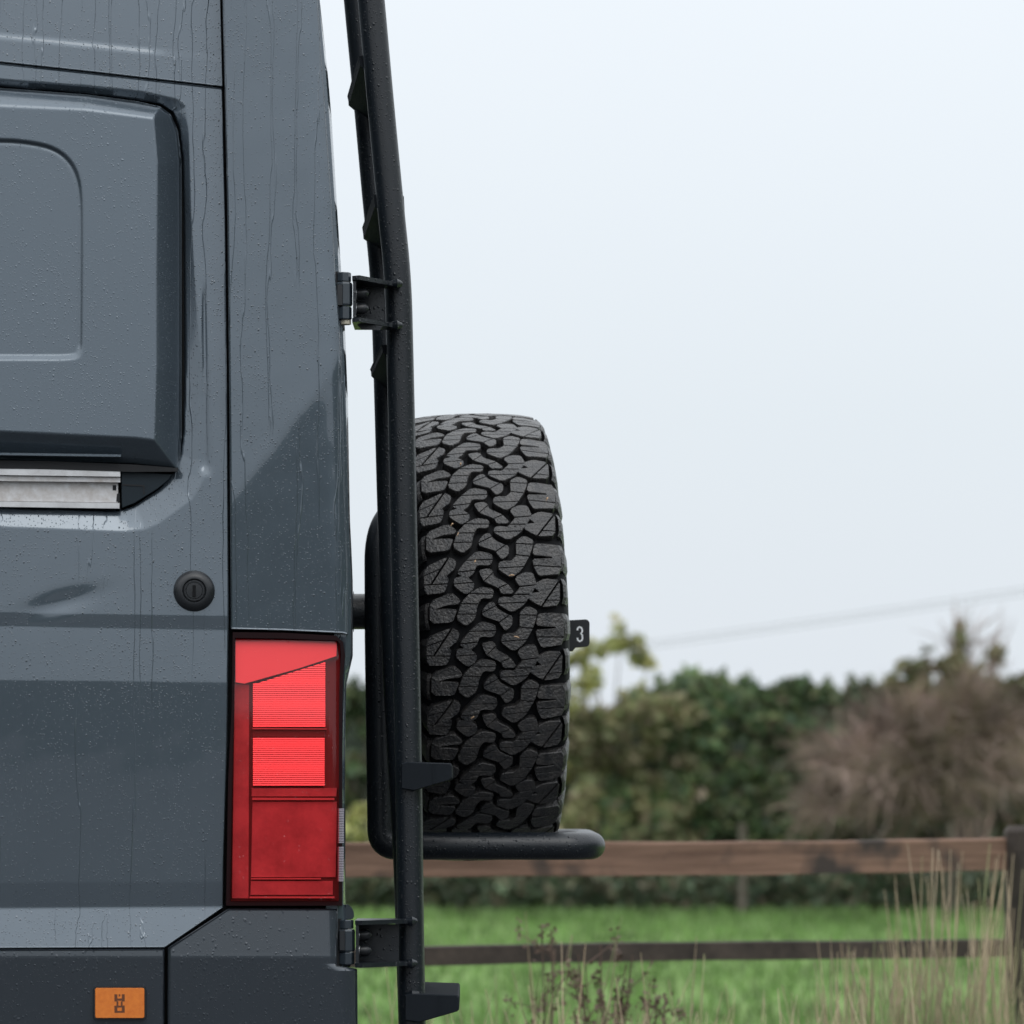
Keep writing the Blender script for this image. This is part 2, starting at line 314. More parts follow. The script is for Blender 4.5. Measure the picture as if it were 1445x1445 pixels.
xs = np.concatenate([[-900, -300, -100, -50], np.arange(-30, 31, 1.5), [50, 100, 300, 900]]); ys = np.concatenate([[-900, -300, -100, -50], np.arange(-30, 61, 1.5), [100, 300, 1200]])
for y in ys:
    for x in xs: V.append((x, y, .05*math.sin(x*.7+y*.3)*math.sin(y*.45) if 6 < y < 60 and abs(x) < 29 else 0))
nx = len(xs)
for j in range(len(ys)-1):
    for i in range(nx-1): Fc.append((j*nx+i, j*nx+i+1, (j+1)*nx+i+1, (j+1)*nx+i))
mesh('ground', V, Fc, gm, None, True, 'structure')
M['gravel'] = mat('wet_gravel', (.042, .046, .052), .5, bump=(40, .6, .02), var=(18, (.075, .079, .085)))
M['asphalt'] = mat('wet_asphalt', (.022, .024, .028), .4, bump=(60, .5, .01), var=(9, (.034, .036, .040)))
mesh('asphalt_drive', [(-40, -15, .064), (22, -15, .064), (9, 2.3, .064), (-40, 2.3, .064)], [(0, 1, 2, 3)], M['asphalt'], None, False, 'structure')
V = [(-40, -34, .06), (34, -34, .06), (9, 2.34, .06), (-40, 2.34, .06)]
mesh('gravel_yard', V, [(0, 1, 2, 3)], M['gravel'], None, False, 'structure')

def leaf_mesh(P, size, up=0.0, aspect=1.6):          # many small folded leaves
    n = len(P); P = np.asarray(P); a = rng.normal(size=(n, 3)); a[:, 2] += up; a /= np.linalg.norm(a, axis=1)[:, None]
    b = rng.normal(size=(n, 3)); b -= a*(a*b).sum(1)[:, None]; b /= np.linalg.norm(b, axis=1)[:, None]
    s = size*rng.uniform(.6, 1.4, (n, 1)); V = np.stack([P-a*s*aspect*.5, P+b*s*.5, P+a*s*aspect*.5, P-b*s*.5], 1).reshape(-1, 3)
    Fc = np.arange(n*4).reshape(n, 4); return V, Fc
def blobs(lst, Y, dens):                             # [(px, py, rx, ry)] ellipsoids -> random points near their shells
    out = []
    for px, py, rx, ry in lst:
        d = Y-CAMY; c = np.array(pt(px, py, Y)); s = np.array([rx/F*d, max(rx, ry)/F*d*.9, ry/F*d])
        k = int(dens*rx*ry/400)+(5 if rx > 6 else 1); q = rng.normal(size=(k, 3)); q /= np.linalg.norm(q, axis=1)[:, None]; q *= rng.uniform(.25, 1.12, (k, 1))**.6
        out.append(c+q*s)
    P = np.concatenate(out); return P[P[:, 2] > .02]
def branches(mb, base, tips, r0, wob=.12):
    for tp in tips:
        b0 = Vector(base); t1 = Vector(tp); pts = []
        for k in range(6):
            u = k/5; q = b0.lerp(t1, u); q += Vector(rng.normal(size=3))*wob*math.sin(u*math.pi)*.6; pts.append(q)
        mb.tube(pts, [r0*(1-u/5.6) for u in range(6)], 5)
def bush(name, Y, lst, m, dens, size, label, cat, basepx, extra=None, ntips=14, r0=.03, group=None):
    d = Y-CAMY; base = pt(basepx, 0, Y); base = (base[0], Y, 0)
    root = empty(name, base, label, cat, group)
    P = blobs(lst, Y, dens); V, Fc = leaf_mesh(P, size); o = mesh('crown', V, Fc, m); par(o, root)
    mb = MB(); branches(mb, base, P[rng.integers(0, len(P), ntips)], r0); mb.build('trunk_or_core', M['bark'], root)
    if extra:
        for nm, ls, mm, dn, sz in extra:
            P = blobs(ls, Y-.6, dn); V, Fc = leaf_mesh(P, sz); o = mesh(nm, V, Fc, mm); par(o, root)
    return root
HY = 34.0
# the clipped dark hedge that runs behind everything, low
lst = [(x + rng.uniform(-15, 15), 1235 + rng.uniform(-10, 20), 60, 75) for x in range(60, 1800, 45)]
P = blobs(lst, HY+1.2, 120)
hd = empty('hedge', pt(900, 1290, HY+1.2), 'long dark green hedge base running along the far side of the meadow', 'hedge')
hd.location = (pt(900, 0, HY+1.2)[0], HY+1.2, 0)
P = np.concatenate([P, blobs([(x+rng.uniform(-8, 8), 1258+rng.uniform(-14, 10), 30, 34) for x in range(440, 1700, 20)], HY-.7, 110)])
V, Fc = leaf_mesh(P, .075); par(mesh('crown', V, Fc, M['leaf_dark']), hd)
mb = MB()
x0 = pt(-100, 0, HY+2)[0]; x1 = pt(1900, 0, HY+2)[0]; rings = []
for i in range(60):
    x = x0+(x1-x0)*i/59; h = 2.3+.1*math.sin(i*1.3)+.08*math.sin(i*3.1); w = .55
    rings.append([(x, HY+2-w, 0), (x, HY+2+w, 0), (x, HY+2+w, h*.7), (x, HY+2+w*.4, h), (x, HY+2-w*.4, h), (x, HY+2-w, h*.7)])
mb.loft(rings); mb.build('trunk_or_core', mat('hedge_shade', (.02, .03, .018), .95, bump=(6, 1, .1)), hd, True)  # dark filler core, stands in for the shade inside the hedge
def seg(px0, px1, top, bot, n, rx, ry):
    o = []
    for x in np.arange(px0, px1, 9):
        tp = np.interp(x, [p[0] for p in top], [p[1] for p in top]); o.append((x+rng.uniform(-6, 6), tp+abs(rng.normal(0, 9))+9, rng.uniform(7, 14), rng.uniform(7, 13)))
        if rng.random() < .3: o.append((x, tp-rng.uniform(-4, 6), rng.uniform(2, 4), rng.uniform(9, 15)))
    for _ in range(int(n*2.2)):
        rx_ = rx*.62; ry_ = ry*.62; x = rng.uniform(px0, px1); tp = np.interp(x, [p[0] for p in top], [p[1] for p in top]); o.append((x, rng.uniform(tp+ry*.6, bot+55), rx_*rng.uniform(.5, 1.5), ry_*rng.uniform(.5, 1.5)))
    return o
bush('yellow_bush', HY, seg(770, 930, [(770, 905), (800, 925), (870, 885), (930, 930)], 1050, 20, 22, 20), M['leaf_yellow'], 75, .07,
     'tall sparse bush with yellow autumn leaves just right of the spare tyre', 'bush', 850,
     [('crown', seg(780, 990, [(780, 1020), (880, 985), (990, 990)], 1200, 22, 26, 26), M['leaf_olive'], 150, .08)], 30, .03)
bush('green_bush', HY, seg(885, 1180, [(885, 985), (925, 962), (990, 952), (1060, 968), (1180, 966)], 1220, 70, 32, 30), M['leaf_green'], 120, .085,
     'dense green bush in the middle of the hedgerow', 'bush', 1010,
     [('crown', seg(850, 1010, [(850, 1110), (1010, 1080)], 1220, 14, 30, 26), M['leaf_green'], 120, .09)], 20, .04)
bush('green_bush', HY+.8, seg(1120, 1420, [(1120, 968), (1200, 968), (1260, 960), (1420, 965)], 1220, 70, 32, 30), M['leaf_dark'], 120, .08,
     'dull dark green bush behind the left half of the bare brown bush', 'bush', 1200, None, 20, .04)
bush('green_bush', HY+.4, seg(440, 640, [(440, 985), (500, 968), (560, 975), (640, 980)], 1215, 30, 32, 30), M['leaf_green'], 115, .085,
     'green bush seen in the gap between the tail light and the black tubes', 'bush', 520,
     [('crown', [(500, 1170, 34, 26), (515, 1145, 18, 14)], M['leaf_yellow'], 70, .07)], 18, .04)
bush('green_bush', HY+.5, seg(640, 800, [(640, 960), (800, 950)], 1215, 24, 32, 30), M['leaf_green'], 100, .085,
     'green bush largely hidden behind the spare tyre', 'bush', 720, None, 10, .04)
bush('olive_bush', HY+.7, seg(1400, 1700, [(1400, 965), (1440, 950), (1560, 930), (1700, 940)], 1215, 46, 32, 32), M['leaf_olive'], 110, .085,
     'olive brown bush at the right edge behind the fence post', 'bush', 1500, None, 20, .04)
# bare twiggy bush with a tall tip
def twiggy(name, Y, base, tips, nt, label, cat, r=.022, leaves=None, spread=.5, hub=None):
    root = empty(name, base, label, cat); mb = MB(); tw = []
    if hub is not None:
        for q in range(3):
            h = Vector(hub)+Vector((.25*(q-1), .1*q, .12*(q-1))); b = Vector(base)+Vector((.1*(q-1), 0, 0)); mb.tube([b, b.lerp(h, .4)+Vector((-.05, 0, .05)), b.lerp(h, .75)+Vector((.03, 0, 0)), h], [.03, .026, .022, .015], 7)
    for tp in tips:
        b0 = Vector(base)+Vector((rng.uniform(-.3, .3), rng.uniform(-.2, .2), 0)) if hub is None else Vector(hub)+Vector((rng.uniform(-.75, .55), rng.uniform(-.3, .3), rng.uniform(-.75, -.05))); t1 = Vector(tp); pts = []
        for k in range(7):
            u = k/6; q = b0.lerp(t1, u); q.z += (.25 if hub is None else .1)*math.sin(u*math.pi); q += Vector(rng.normal(size=3))*.05; pts.append(q)
        mb.tube(pts, [r*(1.1-u/6) for u in range(7)], 5)
        for _ in range(int(nt*1.5)):
            u = rng.uniform(.25, 1); k = min(int(u*6), 5); s = pts[k].lerp(pts[k+1], u*6-k)
            dr = ((pts[k+1]-pts[k]).normalized()+Vector(rng.normal(size=3))*spread).normalized(); tw.append((s, dr, rng.uniform(.25, .75)))
    mb.build('trunk_or_core', M['twig'], root)
    V = []; Fc = []
    for s, d, ln in tw:
        side = d.cross(Vector((0, 1, 0))); side = side.normalized()*.008 if side.length > 1e-3 else Vector((.008, 0, 0)); e = s+d*ln+Vector((0, 0, -.05)); m_ = s.lerp(e, .5)+Vector(rng.normal(size=3))*.03
        i = len(V); V += [s-side, s+side, m_+side*.7, m_-side*.7, e]; Fc += [(i, i+1, i+2, i+3), (i+3, i+2, i+4)]
    par(mesh('twig', V, Fc, M['twig']), root)['kind'] = 'stuff'
    if leaves is not None: V, Fc = leaf_mesh(leaves, .07); par(mesh('crown', V, Fc, M['leaf_olive']), root)
    return root
tp = [pt(x, np.interp(x, [1130, 1200, 1250, 1290, 1330, 1355, 1385, 1420, 1450], [1045, 1020, 990, 965, 950, 945, 955, 985, 1000])+rng.uniform(0, 125), HY-1.6+rng.uniform(-.5, .5)) for x in rng.uniform(1130, 1450, 120)]
bs = pt(1240, 0, HY-.9); P = blobs(seg(1260, 1400, [(1260, 955), (1300, 925), (1350, 920), (1400, 955)], 1060, 20, 24, 22), HY-1, 90)
twiggy('bare_bush', HY-1.4, (bs[0], HY-.5, 0), tp, 26, 'bare brown twiggy bush standing in front of the hedge on the right', 'bush', .014, P, .55, pt(1320, 1065, HY-.9))
tp = [pt(1354+rng.uniform(-6, 8), 878+rng.uniform(0, 40), HY+.3) for _ in range(6)]+[pt(1402+rng.uniform(-8, 8), 915+rng.uniform(0, 30), HY+.3) for _ in range(3)]
bs = pt(1362, 0, HY+.3); twiggy('thin_tree', HY+.3, (bs[0], HY+.3, 0), tp, 26, 'thin sapling whose spiky tip rises above the hedgerow near the right edge', 'tree', .03,
       blobs([(1354, 905, 7, 28), (1405, 925, 12, 14), (1350, 950, 22, 24)], HY+.3, 260), .3)
# rough grass at the hedge foot
P = np.stack([rng.uniform(-9, 9, 9000), HY-1.6+rng.normal(0, .5, 9000), np.zeros(9000)], 1)
def blades(P, h, w, lean=.25):
    n = len(P); hh = h*rng.uniform(.4, 1.2, n); a = rng.uniform(0, 6.283, n); dx = np.cos(a); dy = np.sin(a); ln = rng.normal(0, lean, (n, 2))*hh[:, None]
    b0 = P.copy(); b0[:, 0] -= dx*w/2; b0[:, 1] -= dy*w/2; b1 = P.copy(); b1[:, 0] += dx*w/2; b1[:, 1] += dy*w/2
    m0 = (P+0); m0[:, :2] += ln*.35; m0[:, 2] += hh*.55; tpp = P+0; tpp[:, :2] += ln; tpp[:, 2] += hh
    m1 = m0+0; m0[:, 0] -= dx*w*.35; m1[:, 0] += dx*w*.35; m0[:, 1] -= dy*w*.35; m1[:, 1] += dy*w*.35
    V = np.stack([b0, b1, m1, m0, tpp], 1).reshape(-1, 3); i = np.arange(n)[:, None]*5
    return V, [tuple(q) for q in (i+[0, 1, 2, 3]).tolist()]+[tuple(q) for q in (i+[3, 2, 4]).tolist()]
V, Fc = blades(P, .14, .03); tag(mesh('grass', V, Fc, M['blade'], None, False, 'stuff'), 'rough green grass along the foot of the hedge', 'grass')
P = np.stack([rng.uniform(-7, 8, 26000), rng.uniform(12, HY-2.5, 26000), np.zeros(26000)], 1)
V, Fc = blades(P, .10, .03); tag(mesh('grass', V, Fc, M['blade'], None, False, 'stuff'), 'short green meadow grass between the fence and the hedge', 'grass')

# far stakes under the hedge
for px, lab in ((1047, 'slim grey stake at the hedge foot seen just under the top fence rail'), (1340, 'slim pale stake at the hedge foot behind the tall dry grass')):
    Y = 32.2; c = pt(px, 0, Y); mb = MB(); mb.tube([(c[0], Y, 0), (c[0]+.01, Y, .7), (c[0], Y, 1.0)], [.045, .042, .04], 8)
    tag(mb.build('stake', M['bark'], None, True), lab, 'stake', 'stakes at the hedge foot')

# fence: rails recede slightly to the right
FA = np.array([(485-CX)/F*9.6, 3.6, 0]); FB = np.array([(1430-CX)/F*10.5, 4.5, 0]); FD = (FB-FA)/np.linalg.norm(FB-FA); FN = np.array([-FD[1], FD[0], 0])
fence = empty('wooden_fence', tuple(FA), 'weathered brown post and rail wooden fence across the meadow', 'fence')
flen = np.linalg.norm(FB-FA)
def rail(a0, a1, z0, z1, hh, tt, m, lab=None):
    mb = MB(); rings = []; K = 26
    for i in range(K+1):
        u = i/K; a = a0+(a1-a0)*u; z = z0+(z1-z0)*u+.0035*math.sin(u*5+z0*7); h2 = hh*(1+.02*math.sin(i*1.1+z0*3)); c = FA+FD*a
        q = [(-tt, -h2), (-tt*1.0, h2*.9), (-tt*.8, h2), (tt*.8, h2), (tt, h2*.9), (tt, -h2)]
        rings.append([c+FN*x+np.array([0, 0, z+y]) for x, y in q])
    mb.loft(rings); o = mb.build('rail', m, fence)
    if lab: o['label'] = lab
rail(-.05, flen+.02, 1.127, 1.131, .045, .02, M['wood'], 'reddish brown top rail')
rail(-.05, flen+.02, .878, .872, .025, .02, M['wood_dark'], 'dark lower rail')
rail(-.05, flen+.02, .50, .50, .04, .02, M['wood_dark'])
rail(flen+.06, flen+1.7, 1.13, 1.13, .045, .02, M['wood']); rail(flen+.06, flen+1.7, .872, .872, .025, .02, M['wood_dark'])
rail(-1.8, -.07, 1.127, 1.127, .045, .02, M['wood']); rail(-1.8, -.07, .878, .878, .025, .02, M['wood_dark'])
for a, top in ((flen, 1.3-45*10.5/F), (-.35, 1.16), (flen+1.75, 1.2), (-1.85, 1.17)):
    mb = MB(); c = FA+FD*(a+.03)-FN*.03; mb.tube([(c[0], c[1], 0), (c[0]+.005, c[1], top*.5), (c[0]-.008, c[1], top-.015), (c[0]-.008, c[1], top)], [.072, .068, .062, .05], 9)
    mb.build('post', M['wood_dark'], fence)

# tall dry grass in front of the fence
V = []; Fc = []
def stem(x, y, h, w, lean, m=None):
    K = 5; px_ = []; a = rng.uniform(-.5, .5)
    for k in range(K+1):
        u = k/K; px_.append((x+lean*u*u, y+.1*a*u*u, h*u))
    i = len(V)
    for k, p in enumerate(px_):
        ww = w*(1-.55*k/K)*(1.8 if k == K-1 else 1); V.append((p[0]-ww/2, p[1], p[2])); V.append((p[0]+ww/2, p[1]+ww*.3, p[2]))
    for k in range(K): Fc.append((i+2*k, i+2*k+1, i+2*k+3, i+2*k+2))
def gx(px, Y): return (px-CX)/F*(Y-CAMY)
for _ in range(90):
    Y = rng.uniform(3.1, 4.2); stem(gx(rng.normal(1372, 52), Y), Y, rng.uniform(.70, 1.17), .0034, rng.normal(.03, .06))
for _ in range(330):
    Y = rng.uniform(3.0, 4.2); stem(gx(rng.uniform(1180, 1480), Y), Y, rng.uniform(.55, .95), .004, rng.normal(0, .08))
for _ in range(260):
    Y = rng.uniform(2.4, 3.4); stem(gx(rng.uniform(490, 1300), Y), Y, rng.uniform(.6, .86), .0035, rng.normal(0, .08))
for _ in range(26):
    Y = rng.uniform(2.5, 3.4); stem(gx(rng.choice([545, 560, 735, 760, 800, 930, 980, 1180, 1270, 1290])+rng.normal(0, 14), Y), Y, rng.uniform(.85, 1.02), .0035, rng.normal(0, .07))
P = np.stack([gx(rng.normal(1345, 75, 2600), 3.6), rng.uniform(3.0, 4.2, 2600), np.zeros(2600)], 1); V9, F9 = blades(P, .70, .0045, .14); n0 = len(V); V += V9.tolist(); Fc += [tuple(i+n0 for i in q) for q in F9]
P = np.stack([gx(rng.uniform(480, 1250, 2200), 3.0), rng.uniform(2.6, 3.4, 2200), np.zeros(2200)], 1); V9, F9 = blades(P, .62, .004, .12); n0 = len(V); V += V9.tolist(); Fc += [tuple(i+n0 for i in q) for q in F9]
tag(mesh('dry_grass', V, Fc, M['dry'], None, False, 'stuff'), 'tall pale dry grass stems standing in front of the fence', 'grass')
P = np.stack([rng.uniform(gx(1150, 3), gx(1500, 3), 1500), rng.uniform(2.4, 3.3, 1500), np.zeros(1500)], 1)
V2, F2 = blades(P, .75, .008, .15); tag(mesh('grass', V2, F2, M['blade'], None, False, 'stuff'), 'tangled green grass at the foot of the right fence post', 'grass')
# dead dock plants
def dock(px, top, ns, lab, spreadpx):
    Y = 3.0; bx = gx(px, Y); root = empty('dead_plant', (bx, Y, 0), lab, 'plant', None); mb = MB(); heads = []
    for k in range(ns):
        tx = gx(px+rng.uniform(-spreadpx, spreadpx), Y); h = CAMZ+(HOR-(top+abs(rng.normal(0, 40))))/F*9; b0 = Vector((bx+rng.uniform(-.03, .03), Y, 0)); t1 = Vector((tx, Y+rng.uniform(-.1, .1), h))
        pts = [b0.lerp(t1, u/6)+Vector((.5*(bx-tx)*math.sin(u/6*math.pi)*.6, 0, 0)) for u in range(7)]; mb.tube(pts, [.0035-.0003*u for u in range(7)], 5)
        for _ in range(6):
            u = rng.uniform(.62, 1); q = b0.lerp(t1, u)+Vector((.3*(bx-tx)*math.sin(u*math.pi), 0, 0)); s2 = q+Vector((rng.normal(0, .035), rng.normal(0, .02), rng.uniform(0, .06))); mb.tube([q, s2], [.002, .0012], 4)
            heads.append(np.array(s2)+rng.normal(size=(12, 3))*[.007, .007, .016])
    mb.build('stem', M['seed'], root); V, Fc = leaf_mesh(np.concatenate(heads), .009); par(mesh('seed_head', V, Fc, M['seed']), root)['kind'] = 'stuff'
dock(850, 1335, 10, 'dead brown dock plant with dark seed heads below the spare tyre', 80)
dock(775, 1300, 3, 'tall thin dead brown weed left of the bushy dead plant', 12)
dock(930, 1400, 4, 'low brown seed stalks right of the bushy dead plant', 25)

# overhead cables
for k, (y0, y1) in enumerate(((910, 832), (917, 840))):
    A = Vector(pt(900, y0, 70)); B = Vector(pt(1445, y1, 62)); D = (B-A); mb = MB(); pts = [A-D*1.6+D*4.2*u/12+Vector((0, 0, .3*((u/12-.5)*2)**2)) for u in range(13)]; mb.tube(pts, .007, 6)
    tag(mb.build('overhead_cable', M['cable'], None), ['upper', 'lower'][k]+' of two thin cables crossing the grey sky above the hedge', 'cable', 'overhead cables')

# trees beyond the photographer and added unseen side rows, mirrored in the wet paint
def unseen_treeline(name, pts2, h, kind='structure'):
    mb = MB(); rings = []; 
    for i, (x, y) in enumerate(pts2):
        hh = h*(1+.05*math.sin(i*2.1)+.04*math.sin(i*.83)); nx_, ny_ = 1.5, 1.5
        rings.append([(x-1.5, y-1.5, 0), (x+1.5, y+1.5, 0), (x+1.3, y+1.3, hh*.8), (x, y, hh), (x-1.3, y-1.3, hh*.8)])
    mb.loft(rings); mb.build(name, mat('treeline_green', (.03, .045, .03), .95, bump=(1.5, 1, .4), var=(1.2, (.05, .065, .04))), None, True, kind)
unseen_treeline('unseen_treeline', [(-60+i*4, -36-.1*i) for i in range(26)], 3.6)
unseen_treeline('unseen_treeline', [(44-i*.8, -38+i*2.2) for i in range(24)], 9.0)  # unseen tall row on the right, added to darken right-facing reflections
unseen_treeline('unseen_treeline', [(-52+i*.2, -40+i*2.2) for i in range(20)], 11.0)  # unseen tall row on the left, added to darken left-facing reflections

# ------------------------------------------------------------------ van
O = lw(-.8, 1.0, 0); O[2] = 0
van = empty('camper_van', tuple(O), 'dark slate grey camper van wet with rain, seen from the side at its rear corner', 'van')
POD = [(-1100, 108), (0, 122), (120, 131), (195, 141), (228, 147), (245, 158), (254, 180), (259, 220), (261, 300), (262, 520), (260, 610), (256, 642), (246, 664), (225, 689), (190, 713), (165, 722), (0, 717), (-1100, 713)]
FL = [(-1100, 98), (0, 112), (120, 121), (200, 129), (250, 140), (262, 150), (267, 190), (270, 300), (276, 400), (282, 480), (291, 560), (294, 650), (288, 676), (272, 704), (225, 738), (205, 747), (180, 750), (0, 743), (-1100, 739)]
knots = [(-900, 8), (-60, 7), (0, 6), (90, 5.5), (400, 4.2), (866, 3.2), (869, -5.5), (884, -5.5), (888, 3.6), (960, 3.2), (963, -1.3), (1243, -1.6), (1247, -7), (1278, -7), (1283, 15), (1336, 15), (1342, 5), (1349, 5), (1353, -8), (1500, -8), (2400, -3)]
pyg = np.arange(-900, 2401, .5); tl = np.interp(pyg, [k[0] for k in knots], [k[1] for k in knots])
Hc = np.cumsum(np.tan(np.radians(tl)))*.5/880; Hc -= np.interp(960, pyg, Hc)
def Hb(py): return np.interp(py, pyg, Hc)
def warp(px, py):                                   # features sink slightly to the right, as on the van
    return py - np.where(px < 330, (px-160)*.015*np.clip((1150-py)/250, -.5, 1.2), 0)
def wav(x, y, a=1.0): return a*.0001*(np.sin(x*.041+y*.013+1)+np.sin(y*.037-x*.022+2.3)+.6*np.sin(x*.083+y*.05)+.5*np.sin(y*.11+x*.03+.7)+.3*np.sin(x*.19-y*.07))
def H_door(px, py):
    h = Hb(warp(px, py))+wav(px, py, .45)
    d1 = sd_poly(px, py, FL); d0 = sd_poly(px, py, POD)
    w = d0/(d0-d1+1e-6); w = np.clip(w, 0, 1)     # 0 at opening, 1 at flange edge
    h = h-.011*(1-w)*((d1 < 0))*(1.0)
    h = np.where(d0 < 0, h-.035*sm(0, 2.2, -d0), h)
    # shallow crease right of the opening
    t = np.clip((py-400)/270, 0, 1); ce = 288+2*t; wd = 1.5+6*t
    h -= .0042*np.exp(-((px-ce)/wd)**2)*sm(395, 430, py)*(1-sm(655, 675, py))
    # dent shaped to give a dark reflection patch above the swage line
    h -= .0028*np.exp(-((px-88)/50)**2-((py-850+.25*(px-90))/15)**2)
    return h
def H_upper(px, py):
    h = Hb(py); yy = py-(50+px*.1); h += .0016*sm(-6, 8, yy)*(1-sm(200, 260, px)*.8)
    return h
def H_corner(px, py):
    h = Hb(np.minimum(py, 860))
    # a straight crease from the lamp corner up to the rear edge: above it the panel leans in
    A = np.array([322., 712.]); B = np.array([484., 505.]); d = (B-A)/np.linalg.norm(B-A); nn = np.array([d[1], -d[0]])   # upwards-left
    s = (px-A[0])*nn[0]+(py-A[1])*nn[1]
    base = Hb(py*0+860.)+np.tan(R(-2.0))*(py-860)/880 * 1.0
    low = base
    up = base-np.tan(R(6.0))*np.logaddexp(0, s/3.0)*3.0/880
    h = up+wav(px, py, .9)
    edge = np.interp(py, [p[0] for p in EDGE], [p[1] for p in EDGE])
    q = np.clip((px-(edge-34))/34, 0, 1.2); h -= .011*q**2.6
    return h
EDGE = [(-500, 405), (0, 447), (100, 454), (160, 458), (290, 467), (385, 472), (460, 478), (560, 482), (730, 487), (800, 490), (893, 490)]
OUTR = [(-500, 412), (0, 452), (100, 463), (160, 468), (290, 476), (385, 482), (460, 487), (560, 491), (730, 494), (770, 496), (820, 498), (925, 498), (945, 493), (965, 488), (1100, 487), (1280, 488), (1340, 494), (1500, 500), (2300, 500)]
def grid(name, m, xs, ys, xf, H, skirt=.02, parent=van, cut=None, edge_r=1.1, yf=None):
    PX, PY = np.meshgrid(xs, ys)
    X2, Y2 = xf(PX, PY)
    h = H(X2, Y2); ny_, nx_ = PX.shape
    V = vp(X2, Y2, h).reshape(-1, 3); idx = np.arange(ny_*nx_).reshape(ny_, nx_)
    Fc = np.stack([idx[:-1, :-1], idx[1:, :-1], idx[1:, 1:], idx[:-1, 1:]], -1).reshape(-1, 4)
    if cut is not None:
        c = cut(X2, Y2); cc = (c[:-1, :-1] & c[1:, :-1] & c[1:, 1:] & c[:-1, 1:]).reshape(-1); Fc = Fc[~cc]
    # rolled edge
    bd = np.concatenate([idx[0, :], idx[1:, -1], idx[-1, -2::-1], idx[-2:0:-1, 0]]); bx = X2.reshape(-1)[bd]; by = Y2.reshape(-1)[bd]; bh = h.reshape(-1)[bd]
    cx, cy = bx.mean(), by.mean(); n0 = len(V); nb = len(bd)
    tx = np.roll(bx, -1)-np.roll(bx, 1); ty = np.roll(by, -1)-np.roll(by, 1); tn = np.hypot(tx, ty)+1e-9; ox, oy = ty/tn, -tx/tn
    r1 = vp(bx+ox*edge_r*.7, by+oy*edge_r*.7, bh-.0006); r2 = vp(bx+ox*edge_r, by+oy*edge_r, bh-.002); r3 = vp(bx+ox*edge_r, by+oy*edge_r, bh-skirt)
    V = np.concatenate([V, r1, r2, r3]); fl = Fc.tolist()
    for k in range(nb):
        q = (k+1) % nb; lv = [int(bd[k]), n0+k, n0+nb+k, n0+2*nb+k]; lq = [int(bd[q]), n0+q, n0+nb+q, n0+2*nb+q]
        for i in range(3): fl.append((lv[i], lv[i+1], lq[i+1], lq[i]))
    o = mesh(name, V, fl, m, None, True); par(o, parent); return o
xsA = np.concatenate([np.arange(-1000, -20, 28), np.arange(-20, 318.1, 1.6)])
# right edge of door panels
def door_right(py): return np.interp(py, [-500, 0, 125, 300, 600, 880, 1100, 1280, 1500], [306, 312, 315, 319, 322, 323.5, 321, 316, 314])
seamx, seamy = [-1000, 0, 140, 313], [-20, 88, 103, 123]
def xf_upper(PX, PY):                                # PY: 0..1
    x = np.where(PX > 0, PX*(door_right(60+0*PX)/318), PX); yb = np.interp(x, seamx, seamy)-1.5
    y = -420+(yb+420)*PY; x = np.where(PX > 0, PX*(door_right(y)-1)/318, PX); return x, np.minimum(y, yb)
grid('upper_side_panel', M['paint'], xsA, np.concatenate([np.linspace(0, .75, 12)[:-1], np.linspace(.75, 1, 130)]), xf_upper, H_upper)
def xf_door(PX, PY):
    x = np.where(PX > 0, PX*(door_right(PY)-1.2)/318, PX); yt = np.interp(x, seamx, seamy)+2.2
    yb = np.interp(x, [-1000, 232, 316], [1342, 1336.5, 1279]); t = (PY-100)/(1340-100); return x, yt+(yb-yt)*t
def cutdoor(x, y): return sd_poly(x, y, POD) < -14
def spacing(a, b, st): return np.linspace(a, b, int((b-a)/st)+1)
ysD = np.unique(np.concatenate([spacing(100, 860, 1.9), spacing(860, 895, .9), spacing(895, 955, 2.2), spacing(955, 970, .9), spacing(970, 1238, 3), spacing(1238, 1290, .9), spacing(1290, 1340, 1.5)]))
grid('side_panel', M['paint'], xsA, ysD, xf_door, H_door, cut=cutdoor)
# rear corner panel above lamp
def xf_corner(PX, PY):                               # PX 0..1
    xl = door_right(PY)+3.2; xr = np.interp(PY, [p[0] for p in EDGE], [p[1] for p in EDGE]); x = xl+(xr-xl)*PX
    yb = np.interp(x, [320, 400, 484, 498], [887, 889, 893, 897]); y = np.where(PY > 700, 700+(PY-700)*(yb-700)/190, PY); return x, y
grid('rear_corner_panel', M['paint'], np.concatenate([np.linspace(0, .78, 50)[:-1], np.linspace(.78, 1, 34)]), np.concatenate([np.arange(-420, -10, 30), spacing(-8, 890, 2.0)]), xf_corner, H_corner)
# lower corner panel (below lamp) and bumper skin
def H_low(px, py):
    h = np.interp(warp(px, py), pyg, Hc)
    h0 = Hb(1345.); hh = Hb(py)
    t = np.clip((py-1283)/60, 0, 1.0)
    lowc = h0-np.tan(R(4.0))*np.maximum(1345-py, 0)/880
    h = np.where(py < 1345, lowc, hh)
    edge = np.interp(py, [1280, 1360, 1370, 1500], [486, 488, 503, 504]); q = np.clip((px-(edge-36))/36, 0, 1.2); return h-.022*q**2.4
def xf_low(PX, PY):                                  # PX 0..1, PY 0..1
    xr = 486.5+0*PX; y0 = 1283.5; y = y0+(1700-y0)*PY
    xl = np.interp(y, [1283, 1338, 1700], [323, 238, 236]); xr = np.interp(y, [1283, 1364, 1368, 1500, 1700], [476, 474, 503, 504, 504]); return xl+(xr-xl)*PX, y
pyl = np.unique(np.concatenate([np.linspace(0, .16, 40), np.linspace(.16, .22, 30), np.linspace(.22, .4, 30), np.linspace(.4, 1, 8)]))
